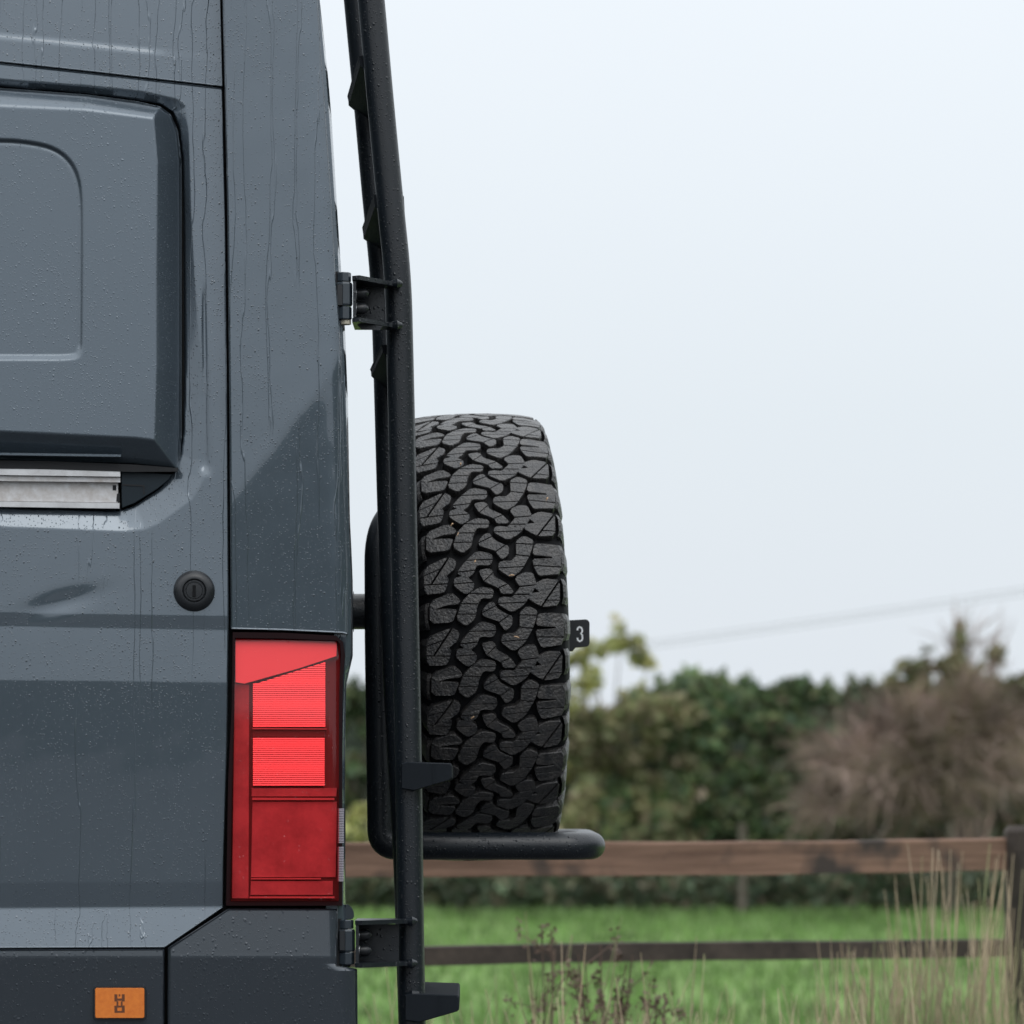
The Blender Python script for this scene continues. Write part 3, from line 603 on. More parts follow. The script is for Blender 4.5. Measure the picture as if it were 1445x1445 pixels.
grid('lower_corner_panel', M['bumper'], np.concatenate([np.linspace(0, .8, 40)[:-1], np.linspace(.8, 1, 24)]), pyl, xf_low, H_low)
def xf_sill(PX, PY):
    x = np.where(PX > 0, PX*(232-1)/318, PX); yt = np.interp(x, [-1000, 232], [1345.5, 1340]); return x, yt+(1700-yt)*PY
grid('bumper_panel', M['bumper'], xsA[::2], pyl, xf_sill, lambda x, y: Hb(y))
# body shell behind panels (dark inside of the seams), rear face, roof
rows = [-500, -300, -100, 0, 160, 385, 560, 730, 893, 1100, 1280, 1360, 1700, 2150]
def edge_a(py, tab, off=0): x = np.interp(py, [p[0] for p in tab], [p[1] for p in tab]); return lc(x, py, off)
E2 = EDGE+[(1280, 478), (1700, 490), (2300, 490)]
mb = MB(); rings = []
for py in rows[::-1]:
    a, z = edge_a(py, E2); off = float(Hb(py))-.03; off = min(off, .0)-.012
    rings.append([lw(-1.9, -off, z), lw(a-.014, -off, z), lw(a-.012, 1.93+off*0, z), lw(-1.9, 1.93, z)])
mb.loft(rings); mb.build('body_shell', M['gap'], van)
# rear doors: surface just behind the corner, bulging past it
rowz = np.unique(np.concatenate([spacing(-500, 0, 60), spacing(0, 1500, 12), spacing(1500, 2150, 60)]))
for k, (b0, b1) in enumerate(((.012, .955), (.965, 1.93))):
    mb = MB(); rings = []
    for py in rowz[::-1]:
        ae, z = edge_a(py, E2, -.02); ao, _ = edge_a(py, OUTR, -.06)
        if k == 0: prof = [(ae-.02, .03), (ae-.002, .022), (ae+(ao-ae)*.55, .028), (ao-.0015, .042), (ao, .062), (ao+.004, .12), (ao+.006, .5), (ao+.006, b1), (ao-.05, b1), (ao-.05, .1)]
        else: prof = [(ao-.05, b0), (ao+.006, b0), (ao+.006, 1.4), (ao+.0, 1.82), (ao-.012, 1.9), (ao-.05, b1)]
        rings.append([lw(a, b, z) for a, b in prof])
    mb.loft(rings); mb.build('rear_door', M['paint'], van, True)
mb = MB(); a, z = edge_a(-500, EDGE); mb.box(lw(-.95+a/2, .965, z+.03), EA*(.95+a/2), IN*.93, (0, 0, .05), .02); mb.build('roof', M['paint'], van)

# window pod
IR = [(-1100, 180), (0, 195), (45, 199), (78, 207), (100, 224), (112, 246), (117, 275), (118, 330), (117, 480), (116, 500), (108, 508), (60, 509), (-1100, 505)]
def H_pod(px, py):
    top = np.interp(px, [-1100, 0, 120, 200, 262], [114, 127, 135, 147, 156]); bot = np.interp(px, [-1100, 0, 190, 262], [640, 646, 655, 664])
    PD = [(-1100, 113), (0, 127), (120, 136), (195, 146), (225, 152), (240, 163), (249, 186), (253, 225), (254, 300), (254, 520), (253, 610), (250, 662), (190, 655), (0, 650), (-1100, 646)]
    # distance from each side, in its own ramp width
    dt = (py-top)/np.interp(px, [0, 215], [26, 20]); xr = np.interp(py, [120, 165, 230, 520, 664], [236, 247, 253, 254, 250]); dr = (xr-px)/np.interp(py, [130, 400, 610], [31, 34, 34])
    db = (bot-py)/38; p = .045
    r = lambda t: np.clip(t, 0, 1)
    m_ = np.minimum(np.minimum(np.where(dt > 0, .52+.48*(1-(1-r(dt))**1.6), 0), r(dr)), r(db)+0)
    s = -np.log(np.exp(-m_*60)+np.exp(-1.0*60))/60
    h = -.006+p*s
    h = h+np.interp(py, [100, 660], [-.052, -.008])
    di = sd_poly(px, py, roundpoly(IR, 2)); h -= .006*(1-sm(-9, 1, di)); h -= .0035*np.exp(-((di+4)/2.6)**2)*(1-sm(485, 500, py))
    rr = sd_poly(px, py, PD); h -= .02*sm(-1.0, 1.5, rr)
    return h
POUT = roundpoly([(-1100, 112), (0, 126), (120, 135), (195, 145), (232, 151), (250, 170), (255, 235), (256, 520), (255, 664), (190, 656), (0, 650), (-1100, 646)], 1)
def xf_pod(PX, PY):
    top = np.interp(PX, [-1100, 0, 120, 195, 225, 240, 250, 256], [112, 125, 134, 144, 151, 162, 184, 230]); bot = np.interp(PX, [-1100, 0, 190, 250, 256], [646, 650, 656, 661, 655]); t = (PY-125)/535
    return PX, top+(bot-top)*t
xsP = np.concatenate([np.arange(-1000, -20, 28), np.arange(-20, 256, 1.6)])
grid('window_pod', M['pod'], xsP, spacing(125, 660, 1.7), xf_pod, H_pod, skirt=.03)

# awning style rail below the pod
def bar(name, m, y0l, y1l, y0r, y1r, off0, off1, xr=170, bev=1.0, xl=-1000, parent=van):
    k = (xl-0)/170.0; mb = MB(); prism(mb, [(xl, y0l+(y0r-y0l)*k*.4), (xr, y0r), (xr, y1r), (xl, y1l+(y1r-y1l)*k*.4)], off0, off1, bev); return mb.build(name, m, parent)
rl = empty('aluminium_rail', tuple(vp(0, 690, 0)), 'x', 'y'); del rl['label']; del rl['category']; par(rl, van)
bar('rail_lip', M['alu'], 657, 668, 664, 673, -.05, -.005, parent=rl)
bar('rail_lip', M['alu2'], 668.5, 677, 673.5, 681, -.05, -.011, parent=rl)
bar('rail_web', M['alu2'], 677, 705, 681, 709.5, -.05, -.022, xr=167, parent=rl)
bar('rail_edge', M['alu'], 705, 713, 709.5, 718, -.05, -.010, xr=169, parent=rl)
mb = MB(); prism(mb, [(159, 684.5), (164, 684.5), (164, 692), (159, 692)], -.026, -.0215); prism(mb, [(165, 697), (169, 695), (169, 708), (164, 708)], -.026, -.0212); mb.build('rail_slot', M['gap'], rl)
bar('pod_trim', M['pod'], 636, 640, 641, 645, -.02, .012, xr=171, parent=van)
mb = MB(); prism(mb, [(171, 665), (243, 669), (238, 677), (222, 690), (190, 710), (172, 717)], -.05, -.014, 1.5); mb.build('rail_end_cap', mat('blue_black_plastic', (.006, .014, .021), .5, bump=(600, .1, .001), spec=.3), van)
mb = MB(); prism(mb, [(172, 683), (204, 684.5), (204, 697), (202, 697), (202, 686.3), (172, 685)], -.0145, -.0128); mb.build('cap_ridge', M['gap'], van)
# pod gasket
mb = MB(); prism(mb, roundpoly([(-1000, 640), (0, 648), (252, 658), (250, 668), (0, 660), (-1000, 656)], 1), -.03, -.004); mb.build('seal', M['gap'], van)

# round lock
def lathe(mb, cpx, cpy, off, prof, n=40):            # prof: (radius px, out mm)
    c = vp(cpx, cpy, off); up = np.array([0, 0, 1.]); rings = []
    for r, o in prof:
        rings.append([c+NO*o*.001+(EA*math.cos(2*math.pi*k/n)+up*math.sin(2*math.pi*k/n))*r/880 for k in range(n)])
    mb.loft(rings)
ho = float(H_door(np.array([274.]), np.array([834.]))[0]); lk = empty('round_lock', tuple(vp(274, 834, ho)), 'x', 'y'); del lk['label']; del lk['category']; par(lk, van)
mb = MB(); lathe(mb, 274, 834, ho, [(29, -2), (29, 3), (27.5, 6), (24, 10), (19.5, 12.5), (17, 12.5), (16, 11), (15.6, 8), (1, 8)]); mb.build('surround', M['black'], lk, True)
mb = MB(); lathe(mb, 274, 834, ho, [(15, 7), (15, 11), (14, 12), (12.6, 12), (12.2, 11), (11.6, 11), (11, 12.2), (1, 12.6)]); mb.build('cap', M['black'], lk, True)
mb = MB(); c = vp(274, 834, ho+.0128); mb.box(c, EA*.0025, (0, 0, .0095), NO*.0012, .0005); mb.build('key_slot', M['rubber_wall'], lk)

# amber reflector
hb = float(Hb(1415.)); rf = empty('side_reflector', tuple(vp(169, 1415, hb)), 'x', 'y'); del rf['label']; del rf['category']; par(rf, van)
mb = MB(); prism(mb, rrect(131.5, 1391.5, 206.5, 1439.5, 5), hb-.004, hb+.006, 1.5); mb.build('bezel', M['black'], rf, True)
mb = MB(); prism(mb, rrect(134, 1394, 204, 1437, 3), hb, hb+.009, 1.5); mb.build('lens', M['orange'], rf, True)
mb = MB()
for x0, y0, x1, y1 in ((161.5, 1403, 165.5, 1413), (172, 1403, 176, 1413), (161.5, 1419, 165.5, 1429), (172, 1419, 176, 1429), (165.5, 1409, 172, 1412), (165.5, 1419, 172, 1421.5), (164.5, 1413, 167, 1419), (170.5, 1413, 173, 1419), (165.5, 1426.5, 172, 1429), (167.7, 1403, 169.7, 1406)):
    prism(mb, [(x0, y0), (x1, y0), (x1, y1), (x0, y1)], hb+.008, hb+.0094)
mb.build('marking', M['amberdark'], rf)

# ------------------------------------------------------------------ tail light
tlr = empty('tail_light', tuple(vp(405, 1090, 0)), 'x', 'y'); del tlr['label']; del tlr['category']; par(tlr, van)
LB = float(Hb(1000.))-.008                            # inner floor
OUT = [(328.5, 892), (400, 893), (474, 897), (484, 906), (487, 925), (484, 955), (483, 1000), (483, 1278), (319, 1278), (322, 1100), (327, 1000)]
mb = MB(); prism(mb, OUT, LB-.05, LB-.012, 0); mb.build('housing', M['lamp_frame'], tlr)
mb = MB(); ox = OUT
inner = [(331.5, 900), (400, 901), (480, 905), (481, 925), (479, 955), (478.5, 1000), (478, 1271), (325.5, 1271), (328, 1100), (331, 1000)]
def frame_loop(mb, outer, inn, o0, o1):
    n = len(outer); rings = []
    A = [vp(p[0], p[1], o0) for p in outer]; B = [vp(p[0], p[1], o1) for p in outer]; C = [vp(p[0], p[1], o1) for p in inn]; D = [vp(p[0], p[1], o0) for p in inn]
    v = A+B+C+D; f = []
    for i in range(n):
        j = (i+1) % n
        for k in range(4): q = (k+1) % 4; f.append((k*n+i, k*n+j, q*n+j, q*n+i))
    mb.add(v, f)
o2 = rrect(0, 0, 1, 1, .1)
OUT2 = [(328.5, 892), (400, 893), (474, 897), (484, 906), (487, 925), (484, 955), (483, 1000), (483, 1278), (319, 1278), (322, 1100), (327, 1000)]
IN2 = [(331.5, 900), (400, 901), (476, 904), (480, 909), (481, 925), (479, 955), (478.5, 1000), (478, 1271), (325.5, 1271), (328, 1100), (331, 1000)]
frame_loop(mb, OUT2, IN2, LB-.02, LB+.011); mb.build('frame', M['lamp_frame'], tlr)
def slab(name, m, poly, off, th=.01, bev=.8):
    mb = MB(); prism(mb, poly, LB-.012, off if callable(off) else LB+off, bev); return mb.build(name, m, tlr)
slab('back_plate', M['lamp_dark'], [(331, 900), (480, 904), (478, 1271), (326, 1271)], -.010, bev=0)
slab('side_strip', M['lamp_mid'], [(331, 964), (352, 966), (351, 1268), (327, 1268)], -.004)
slab('upper_reflector', M['lamp_bright'], [(332, 901), (476, 905), (475, 926), (420, 944), (345, 965), (332, 963)], lambda x, y: LB-.004+(y-900)/65*.011)
# ridged reflectors: real horizontal ribs
def ribs(name, xl, xr, ytop, ybot, pitch=2.95):
    mb = MB(); y = ybot
    while y > min(ytop(xl), ytop(xr)):
        ya = y-pitch
        x0 = xl; x1 = xr
        if y < max(ytop(xl), ytop(xr)):
            x0 = max(xl+.01, xl+(xr-xl)*max(0, min(1, (ytop(xl)-y)/(ytop(xl)-ytop(xr)+1e-6))))
        if x1-x0 < 3: break
        v = [vp(x+((min(yy, y)-y)*-3.2 if x == x0 and x0 > xl else 0), yy, o) for x in (x0, x1) for yy, o in ((y, LB-.006), (y-.35, LB+.003), (y-.7, LB+.0033), (ya+.2, LB+.0022), (ya, LB-.006))]
        mb.add(v, [(i, i+1, i+6, i+5) for i in range(4)]+[(0, 1, 2, 3, 4), (9, 8, 7, 6, 5)]); y -= pitch
    o = mb.build(name, M['lamp_bright'], tlr); o['kind'] = 'stuff'
ribs('ribbed_reflector', 357, 459, lambda x: 966-(x-357)*.31, 1026); ribs('ribbed_reflector', 357, 458, lambda x: 1044, 1109)
slab('divider', M['lamp_dark'], [(356, 1030), (459, 1030), (459, 1040), (356, 1040)], -.003)
slab('divider_edge', M['lamp_bright'], [(356, 1027), (461, 1028), (461, 1029.5), (356, 1029)], .003, bev=0)
slab('lower_reflector', M['lamp_mid'], [(356, 1131), (476, 1131), (474, 1238), (354, 1238)], -.002)
slab('shelf', M['lamp_mid'], [(355, 1112), (476, 1112), (475, 1124), (355, 1124)], .0)
slab('shelf_edge', M['lamp_bright'], [(356, 1125.5), (472, 1126), (472, 1129), (356, 1129)], .004, bev=0)
slab('shelf_edge', M['lamp_bright'], [(354, 1239), (453, 1239), (453, 1241), (354, 1241)], .003, bev=0)
slab('shelf', M['lamp_mid'], [(354, 1243), (470, 1243), (470, 1263), (353, 1263)], .0)
slab('shelf_edge', M['lamp_bright'], [(352, 1265), (472, 1265), (472, 1267.5), (352, 1267.5)], .004, bev=0)
mb = MB()
for k in range(44):
    y = 1141+k*2.35
    if 1190 < y < 1194: continue
    prism(mb, [(476.5, y), (485.5-(y-1141)*.006, y), (485.5-(y-1141)*.006, y+1.5), (476.5, y+1.5)], LB-.004, LB+.0125)
o = mb.build('clear_reflector', M['clear'], tlr); o['kind'] = 'stuff'
# outer lens: faceted, upper facet leans back to the sky
def H_lens(px, py):
    s = (py-(966-(px-340)*.265)); up = np.where(s < 0, 1.0, 0); h = LB+.0125+np.tan(R(1.2))*(py-1270)*.0
    h = h-np.tan(R(9))*np.clip(-s, 0, 100)/880-np.tan(R(-2))*np.clip(s, 0, 400)/880*.6
    h = h-.010*np.clip((px-466)/20, 0, 1.2)**2; return h
XS, YS = np.meshgrid(np.linspace(0, 1, 60), np.linspace(0, 1, 150)); 
yy = 899+YS*373; xl = np.interp(yy, [899, 1000, 1100, 1272], [331, 330.5, 328, 325]); xr = np.interp(yy, [899, 905, 925, 955, 1000, 1272], [474, 480, 481, 479, 478.5, 478]); xx = xl+(xr-xl)*XS
V = vp(xx, yy, H_lens(xx, yy)).reshape(-1, 3); idx = np.arange(V.shape[0]).reshape(xx.shape); Fc = np.stack([idx[:-1, :-1], idx[1:, :-1], idx[1:, 1:], idx[:-1, 1:]], -1).reshape(-1, 4)
par(mesh('lens', V, Fc, M['lens'], None, True), tlr)

# hinges
def hinge(y0, y1, cx, tip=True):
    r = empty('hinge', tuple(vp(cx, (y0+y1)/2, -.03)), 'x', 'y'); del r['label']; del r['category']; par(r, van)
    h = y1-y0
    def cyl(name, a, b, rad, m, n=10, off=-.028, dx=0):
        mb = MB(); P = [vp(cx+dx, a, off), vp(cx+dx, a-(a-b)*.08, off), vp(cx+dx, b+(a-b)*.08, off), vp(cx+dx, b, off)]; mb.tube(P, [rad*.9/880, rad/880, rad/880, rad*.9/880], n); mb.build(name, m, r)
    cyl('knuckle', y0+h*.18, y0, 11, M['hinge'], 8); cyl('knuckle', y0+h*.64, y0+h*.19, 13, M['hinge'], 8); cyl('knuckle', y0+h*.9, y0+h*.65, 12, M['hinge'], 8)
    mb = MB(); prism(mb, [(cx-9, y0+h*.22), (cx-1, y0+h*.22), (cx-1, y0+h*.62), (cx-9, y0+h*.62)], -.03, -.0115, 1); mb.build('hinge_leaf', M['black'], r)
    if tip: cyl('sealant', y0+h*.99, y0+h*.9, 8, M['cream'], 8, dx=3)
    mb = MB(); prism(mb, [(cx-15, y0-2), (cx-6, y0-2), (cx-6, y1+2), (cx-11, y1+2), (cx-15, y1-8)], -.04, -.022, 1); mb.build('seal', M['gap'], r)
hinge(385, 459, 484.5); hinge(1298, 1368, 488, False)
# clip above the lower hinge
mb = MB(); prism(mb, roundpoly([(487, 1277), (492, 1276), (499, 1284), (500, 1296), (492, 1298), (486, 1296)], 1), -.06, -.04, 1); mb.build('hinge_cap', M['hinge'], van)

# ------------------------------------------------------------------ ladder
LN, LF = .14, .50
lad = empty('rear_ladder', pt(575, 0, LN)[:2]+(.45,), 'black powder coated ladder mounted on the rear door of the van', 'ladder')
def tubepx(mb, pts, Y, rpx, n=24, rad=.12):
    P = bend([pt(x, y, Y) for x, y in pts], rad, 10); mb.tube(P, rpx/F*(Y-CAMY), n)
mb = MB(); tubepx(mb, [(482, -420), (524, 0), (537, 145), (551, 290), (562, 395), (566, 560), (573, 900), (577, 1100), (579, 1300), (583, 1500), (586, 1700)], LN, 19); mb.build('rail', M['coat'], lad, True)
mb = MB(); tubepx(mb, [(466, -400), (503, 0), (517, 145), (530, 290), (541, 395), (546, 560), (551, 750), (560, 1000), (572, 1180), (582, 1500), (585, 1680)], LF, 18); mb.build('rail', M['coat'], lad, True)
def rung(poly, name='rung', Y0=LN-.004, Y1=LF, dx=-20):
    mb = MB(); d0, d1 = Y0-CAMY, Y1-CAMY
    A = [pt(x, y, Y0) for x, y in poly]; sh = np.array(pt(poly[0][0]+dx, poly[0][1], Y1))-np.array(A[0]); sh[2] = 0
    mb.loft([A, [tuple(np.array(p)+sh) for p in A]]); return mb.build(name, M['grip'], lad)
for bx, by, lt in ((0, 78, 13), (21, 274, 16), (32, 486, 9)):
    rung([(506+bx, by+1), (546+bx, by-2), (549+bx, by+4), (551+bx, by+40), (549+bx, by+46), (538+bx, by+40), (508+bx, by+lt+2), (507.5+bx, by+lt-5)], dx=-16, Y0=LN+.006)
def step(x0, y0, x1, y1):
    # top plate with tapering bracket below
    w = x1-x0; h = y1-y0; 
    mb = MB(); P = [(x0, y0), (x0+10, y0-2), (x1-2, y0), (x1, y0+3), (x1, y0+h*.52), (x1-3, y0+h*.6), (x0+w*.5, y0+h*.86), (x0+w*.25, y1), (x0, y1-3)]
    A = [pt(x, y, LN-.035) for x, y in P]; cx, cy = x0+w/2, y0+h/2
    Ai = [pt(cx+(x-cx)*.96, cy+(y-cy)*.93, LN-.038) for x, y in P]
    B = [(p[0]-.004, LF-.01, p[2]) for p in A]; mb.loft([Ai, A, B]); o = mb.build('step', M['grip'], lad)
    mb = MB(); p0 = [(x0+w*.62, y0+.6), (x0+w*.66, y0+.6), (x0+w*.66, y0+h*.74), (x0+w*.62, y0+h*.76)]; mb.loft([[pt(x, y, LN-.0365) for x, y in p0], [pt(x, y, LN-.0395) for x, y in p0]]); mb.build('weld', M['grip'], lad)
step(566, 1077, 638, 1116); step(571, 1404, 648, 1443)
for x, y in ((569, 1080), (577, 1402)):
    mb = MB(); mb.tube([pt(x-3, y+2, LN-.026), pt(x+5, y, LN-.03), pt(x+14, y, LN-.026)], [.004, .006, .004], 8); mb.build('weld', M['coat'], lad, True)
def bracket(y0, y1, xl, xr, below):
    h = y1-y0; r = empty('bracket', pt((xl+xr)/2, (y0+y1)/2, .12), 'x', 'y'); del r['label']; del r['category']; par(r, lad)
    mb = MB(); P = [(xl+2, y0+3), (xr-18, y0+3), (xr-18, y1-3), (xl+2, y1-3)]; mb.loft([[pt(x, y, .11) for x, y in P], [pt(x, y, .117) for x, y in P]]); mb.build('web', M['coat'], r)
    for yy, s in ((y0, 1), (y1, -1)):               # flanges running from the hinge to the tube, rounded end
        t = .0035; mb = MB(); z = pt(0, yy, .06)[2]; xa, xb = pt(xl, 0, .06)[0], pt(xr, 0, .09)[0]; pl = [(xa, .03), (xa+.012, .022), (xb-.012, .088), (xb, .095), (xb+.006, .105), (xb+.004, .13), (xa, .13)]
        mb.loft([[(x, y, z-t) for x, y in pl], [(x, y, z+t) for x, y in pl]]); mb.build('flange', M['coat'], r)
        mb = MB(); mb.tube([(xb-.008, .098, z), (xb, .094, z), (xb+.006, .1, z)], [.006, .0085, .005], 10); mb.build('weld', M['coat'], r, True)
    mb = MB(); P = [(xl, y0+1), (xl+4.5, y0+1), (xl+4.5, y1-1), (xl, y1-1)]; mb.loft([[pt(x, y, .03) for x, y in P], [pt(x, y, .12) for x, y in P]]); mb.build('plate', M['coat'], r)
    for yy in (y0+h*.30, y0+h*.67):
        c = np.array(pt(xl+4.5, yy, .07)); mb = MB(); mb.tube([c, c+[.0015, 0, 0], c+[.002, 0, 0]], [.0105, .0105, .009], 18); mb.build('washer', M['steel'], r)
        mb = MB(); mb.tube([c+[.002, 0, 0], c+[.011, 0, 0], c+[.015, 0, 0], c+[.019, 0, 0], c+[.021, 0, 0]], [.0098, .0098, .0085, .005, .001], 18); mb.build('bolt', M['black'], r, True)
bracket(396, 455, 498, 560, True); bracket(1301, 1361, 502, 581, False)
# lower gusset of the upper bracket
mb = MB(); P = [(503, 457), (540, 460), (536, 466), (510, 465)]; mb.loft([[pt(x, y, .06) for x, y in P], [pt(x, y, .12) for x, y in P]]); mb.build('gusset', M['coat'], lad)

# ------------------------------------------------------------------ spare wheel carrier
CY = .60
car = empty('wheel_carrier', pt(532, 0, CY)[:2]+(1.0,), 'black tubular spare wheel carrier with a hoop under the tyre', 'wheel carrier')
rr = 19.5/F*(CY-CAMY)
P = [pt(572, 700, CY+.1), pt(533.5, 752, CY), pt(534, 900, CY), pt(538, 1194, CY), pt(836, 1194, CY)]
P = [np.array(p) for p in P]; q = Vector(P[-1]); P2 = P+[q+Vector((.0, .16, .0)), q+Vector((0, .62, 0)), q+Vector((-.34, .62, 0))]
mb = MB(); mb.tube(bend(P[:2]+[P[2]], .05, 7)+bend([P[2], P[3], P[3]+(np.array(P[4])-np.array(P[3]))*.3], .028, 8)[1:]+bend([P[3]+(np.array(P[4])-np.array(P[3]))*.5, P[4]]+P2[5:], .065, 9), rr, 24); mb.build('hoop', M['coat'], car, True)
mb = MB(); mb.tube([pt(558, 800, CY+.2), pt(558, 1180, CY+.2)], rr, 20); mb.build('upright', M['coat'], car, True)
mb = MB(); a = pt(491, 863, .63); b_ = pt(545, 863, .63); mb.tube([a, (a[0]+.010, a[1], a[2]), (a[0]+.0102, a[1], a[2]), b_], [.036, .036, .0315, .0315], 24); mb.build('mounting_stub', M['coat'], car, True)
mb = MB(); c = np.array(pt(556, 890, .85)); mb.box(c, (.008, 0, 0), (0, .22, 0), (0, 0, .2), .004); mb.build('mounting_plate', M['coat'], car)

# ------------------------------------------------------------------ spare tyre
TC = Vector((-.068, .905, 1.588)); RT = .4115
tyre = bpy.data.objects.new('spare_tyre', None); COL.objects.link(tyre); tyre.location = TC; tyre.rotation_euler = (0, R(-1.8), TH); tyre.empty_display_size = .1
tag(tyre, 'chunky black all terrain spare tyre held upright on the rear carrier', 'tyre')
HW = .121; TD = .0155
def crown(x): x = np.abs(x); return RT-.55*x**2-.35*np.clip(x-.085, 0, 1)**2*8
prof = []
for x in np.linspace(-.112, .112, 13): prof.append((x, crown(x)-TD))
side = [(.121, RT-.030), (.130, RT-.055), (.136, RT-.09), (.134, RT-.13), (.122, RT-.17), (.108, RT-.19), (.10, RT-.2), (.06, RT-.2)]
prof = [(-x, r) for x, r in side[::-1]]+prof+side; n = 120
V = [(x, -r*math.cos(2*math.pi*k/n), r*math.sin(2*math.pi*k/n)) for k in range(n) for x, r in prof]; m_ = len(prof)
Fc = [(k*m_+i, k*m_+i+1, ((k+1) % n)*m_+i+1, ((k+1) % n)*m_+i) for k in range(n) for i in range(m_-1)]
mesh('carcass', V, Fc, M['rubber_wall'], tyre, True)
prof = [(-.10, .212), (-.106, .22), (-.10, .225), (-.09, .21), (-.07, .2), (-.03, .17), (-.02, .12), (-.03, .06), (-.03, .005)]; prof = prof+[(-x+.05, r) if r < .19 else (-x, r) for x, r in prof[::-1]]
V = [(x, -r*math.cos(2*math.pi*k/n), r*math.sin(2*math.pi*k/n)) for k in range(n) for x, r in prof]; m_ = len(prof)
Fc = [(k*m_+i, k*m_+i+1, ((k+1) % n)*m_+i+1, ((k+1) % n)*m_+i) for k in range(n) for i in range(m_-1)]
mesh('rim', V, Fc, M['rim'], tyre, True)
# tread blocks, outlines in a flat tread plan (one repeat is 470 units long)
PER = 470.; NP = 20; ANG = 2*math.pi/NP
TB = [
 ('shoulder', [(183, 668), (325, 618), (384, 668), (374, 690), (300, 692), (228, 712), (228, 724), (300, 722), (366, 730), (352, 765), (340, 804), (190, 808)], [((200, 676), (330, 655), 4, 0, 700), ((200, 755), (360, 760), 4, 720, 999)]),
 ('shoulder', [(176, 903), (335, 843), (388, 872), (380, 925), (322, 968), (340, 990), (330, 1045), (312, 1078), (180, 1080)], [((180, 1018), (350, 1022), 4, 0, 2000), ((262, 965), (332, 855), 11, 0, 1000), ((240, 935), (330, 905), 3, 0, 930)]),
 ('tread', [(610, 622), (600, 662), (530, 655), (503, 700), (490, 790), (432, 832), (368, 788), (396, 685), (455, 622), (525, 588), (598, 602)], [((380, 690), (500, 694), 4, 0, 2000), ((380, 755), (500, 760), 4, 700, 2000), ((525, 630), (620, 636), 3.5, 0, 700)]),
 ('tread', [(638, 872), (620, 905), (530, 900), (508, 958), (470, 985), (516, 1022), (512, 1062), (462, 1092), (380, 1030), (384, 985), (440, 975), (398, 950), (452, 880), (530, 808), (628, 832)], [((400, 945), (520, 938), 4, 0, 2000), ((380, 1022), (520, 1016), 4, 960, 2000), ((540, 868), (640, 868), 3.5, 0, 940)]),
 ('tread', [(540, 742), (572, 700), (606, 683), (645, 735), (700, 765), (745, 782), (745, 838), (702, 868), (672, 830), (655, 806), (548, 772)], [((540, 752), (618, 715), 3.5, 0, 2000), ((665, 812), (712, 778), 3.5, 0, 2000)]),
 ('tread', [(550, 950), (612, 938), (638, 955), (650, 995), (738, 1038), (788, 1092), (775, 1104), (708, 1102), (690, 1065), (590, 1022), (566, 985)], [((585, 1020), (640, 970), 3.5, 0, 2000), ((690, 1066), (745, 1042), 3.5, 0, 2000)]),
 ('tread', [(850, 718), (915, 748), (908, 800), (888, 862), (835, 955), (770, 1000), (680, 942), (686, 900), (720, 890), (768, 893), (805, 855), (802, 812), (800, 752)], [((800, 772), (915, 776), 4, 0, 2000), ((800, 848), (900, 862), 4, 790, 2000), ((685, 936), (850, 930), 4, 860, 2000)]),
 ('tread', [(860, 967), (915, 968), (945, 1045), (915, 1100), (862, 1178), (785, 1222), (688, 1168), (692, 1132), (725, 1124), (782, 1132), (822, 1082), (836, 1058), (800, 1015), (812, 990)], [((830, 1058), (945, 1048), 4, 0, 2000), ((690, 1165), (870, 1160), 4, 1080, 2000), ((800, 1110), (905, 1112), 4, 1060, 1160)]),
 ('shoulder', [(926, 768), (1000, 766), (1105, 772), (1110, 965), (1020, 975), (962, 982), (930, 930), (914, 872), (980, 870), (1052, 866), (1052, 850), (985, 846), (914, 838)], [((920, 800), (1110, 806), 4, 0, 850), ((925, 915), (1110, 920), 4, 860, 2000)]),
 ('shoulder', [(942, 1042), (1000, 1012), (1105, 1020), (1110, 1180), (1000, 1192), (945, 1168), (898, 1140), (902, 1108), (975, 1098), (936, 1068)], [((1030, 1130), (1092, 1040), 10, 0, 2000), ((940, 1150), (1040, 1150), 3.5, 1090, 2000)]),
]
def grow(P, q):
    n_ = len(P); sg = -1 if area(P) > 0 else 1; o = []
    for i in range(n_):
        e1 = P[i]-P[i-1]; e2 = P[(i+1) % n_]-P[i]; m2 = np.array([-e1[1], e1[0]])/np.linalg.norm(e1)+np.array([-e2[1], e2[0]])/np.linalg.norm(e2)
        o.append(P[i]+m2*sg/max(np.linalg.norm(m2), .6)*q)
    return o
def clip(poly, p, nrm, off):
    out = []; n_ = len(poly)
    for i in range(n_):
        a, b = poly[i], poly[(i+1) % n_]; da = (a-p)@nrm-off; db = (b-p)@nrm-off
        if da >= 0: out.append(a)
        if (da >= 0) != (db >= 0): out.append(a+(b-a)*da/(da-db))
    return out
def area(P): return .5*sum(P[i][0]*P[(i+1) % len(P)][1]-P[(i+1) % len(P)][0]*P[i][1] for i in range(len(P)))
UM = 1/3911.; VM = (2*math.pi*RT/NP)/PER
def tmap(u, v, h):                                   # tread plan -> tyre space
    x = (u-.09*(v-850)-649)*UM if True else 0
    x = np.clip(x, -.1235, .1235); r = float(crown(x))+h; ph = -(v-850)/PER*ANG
    return (x, -r*math.cos(ph), r*math.sin(ph))
mats_ = M['rubber']
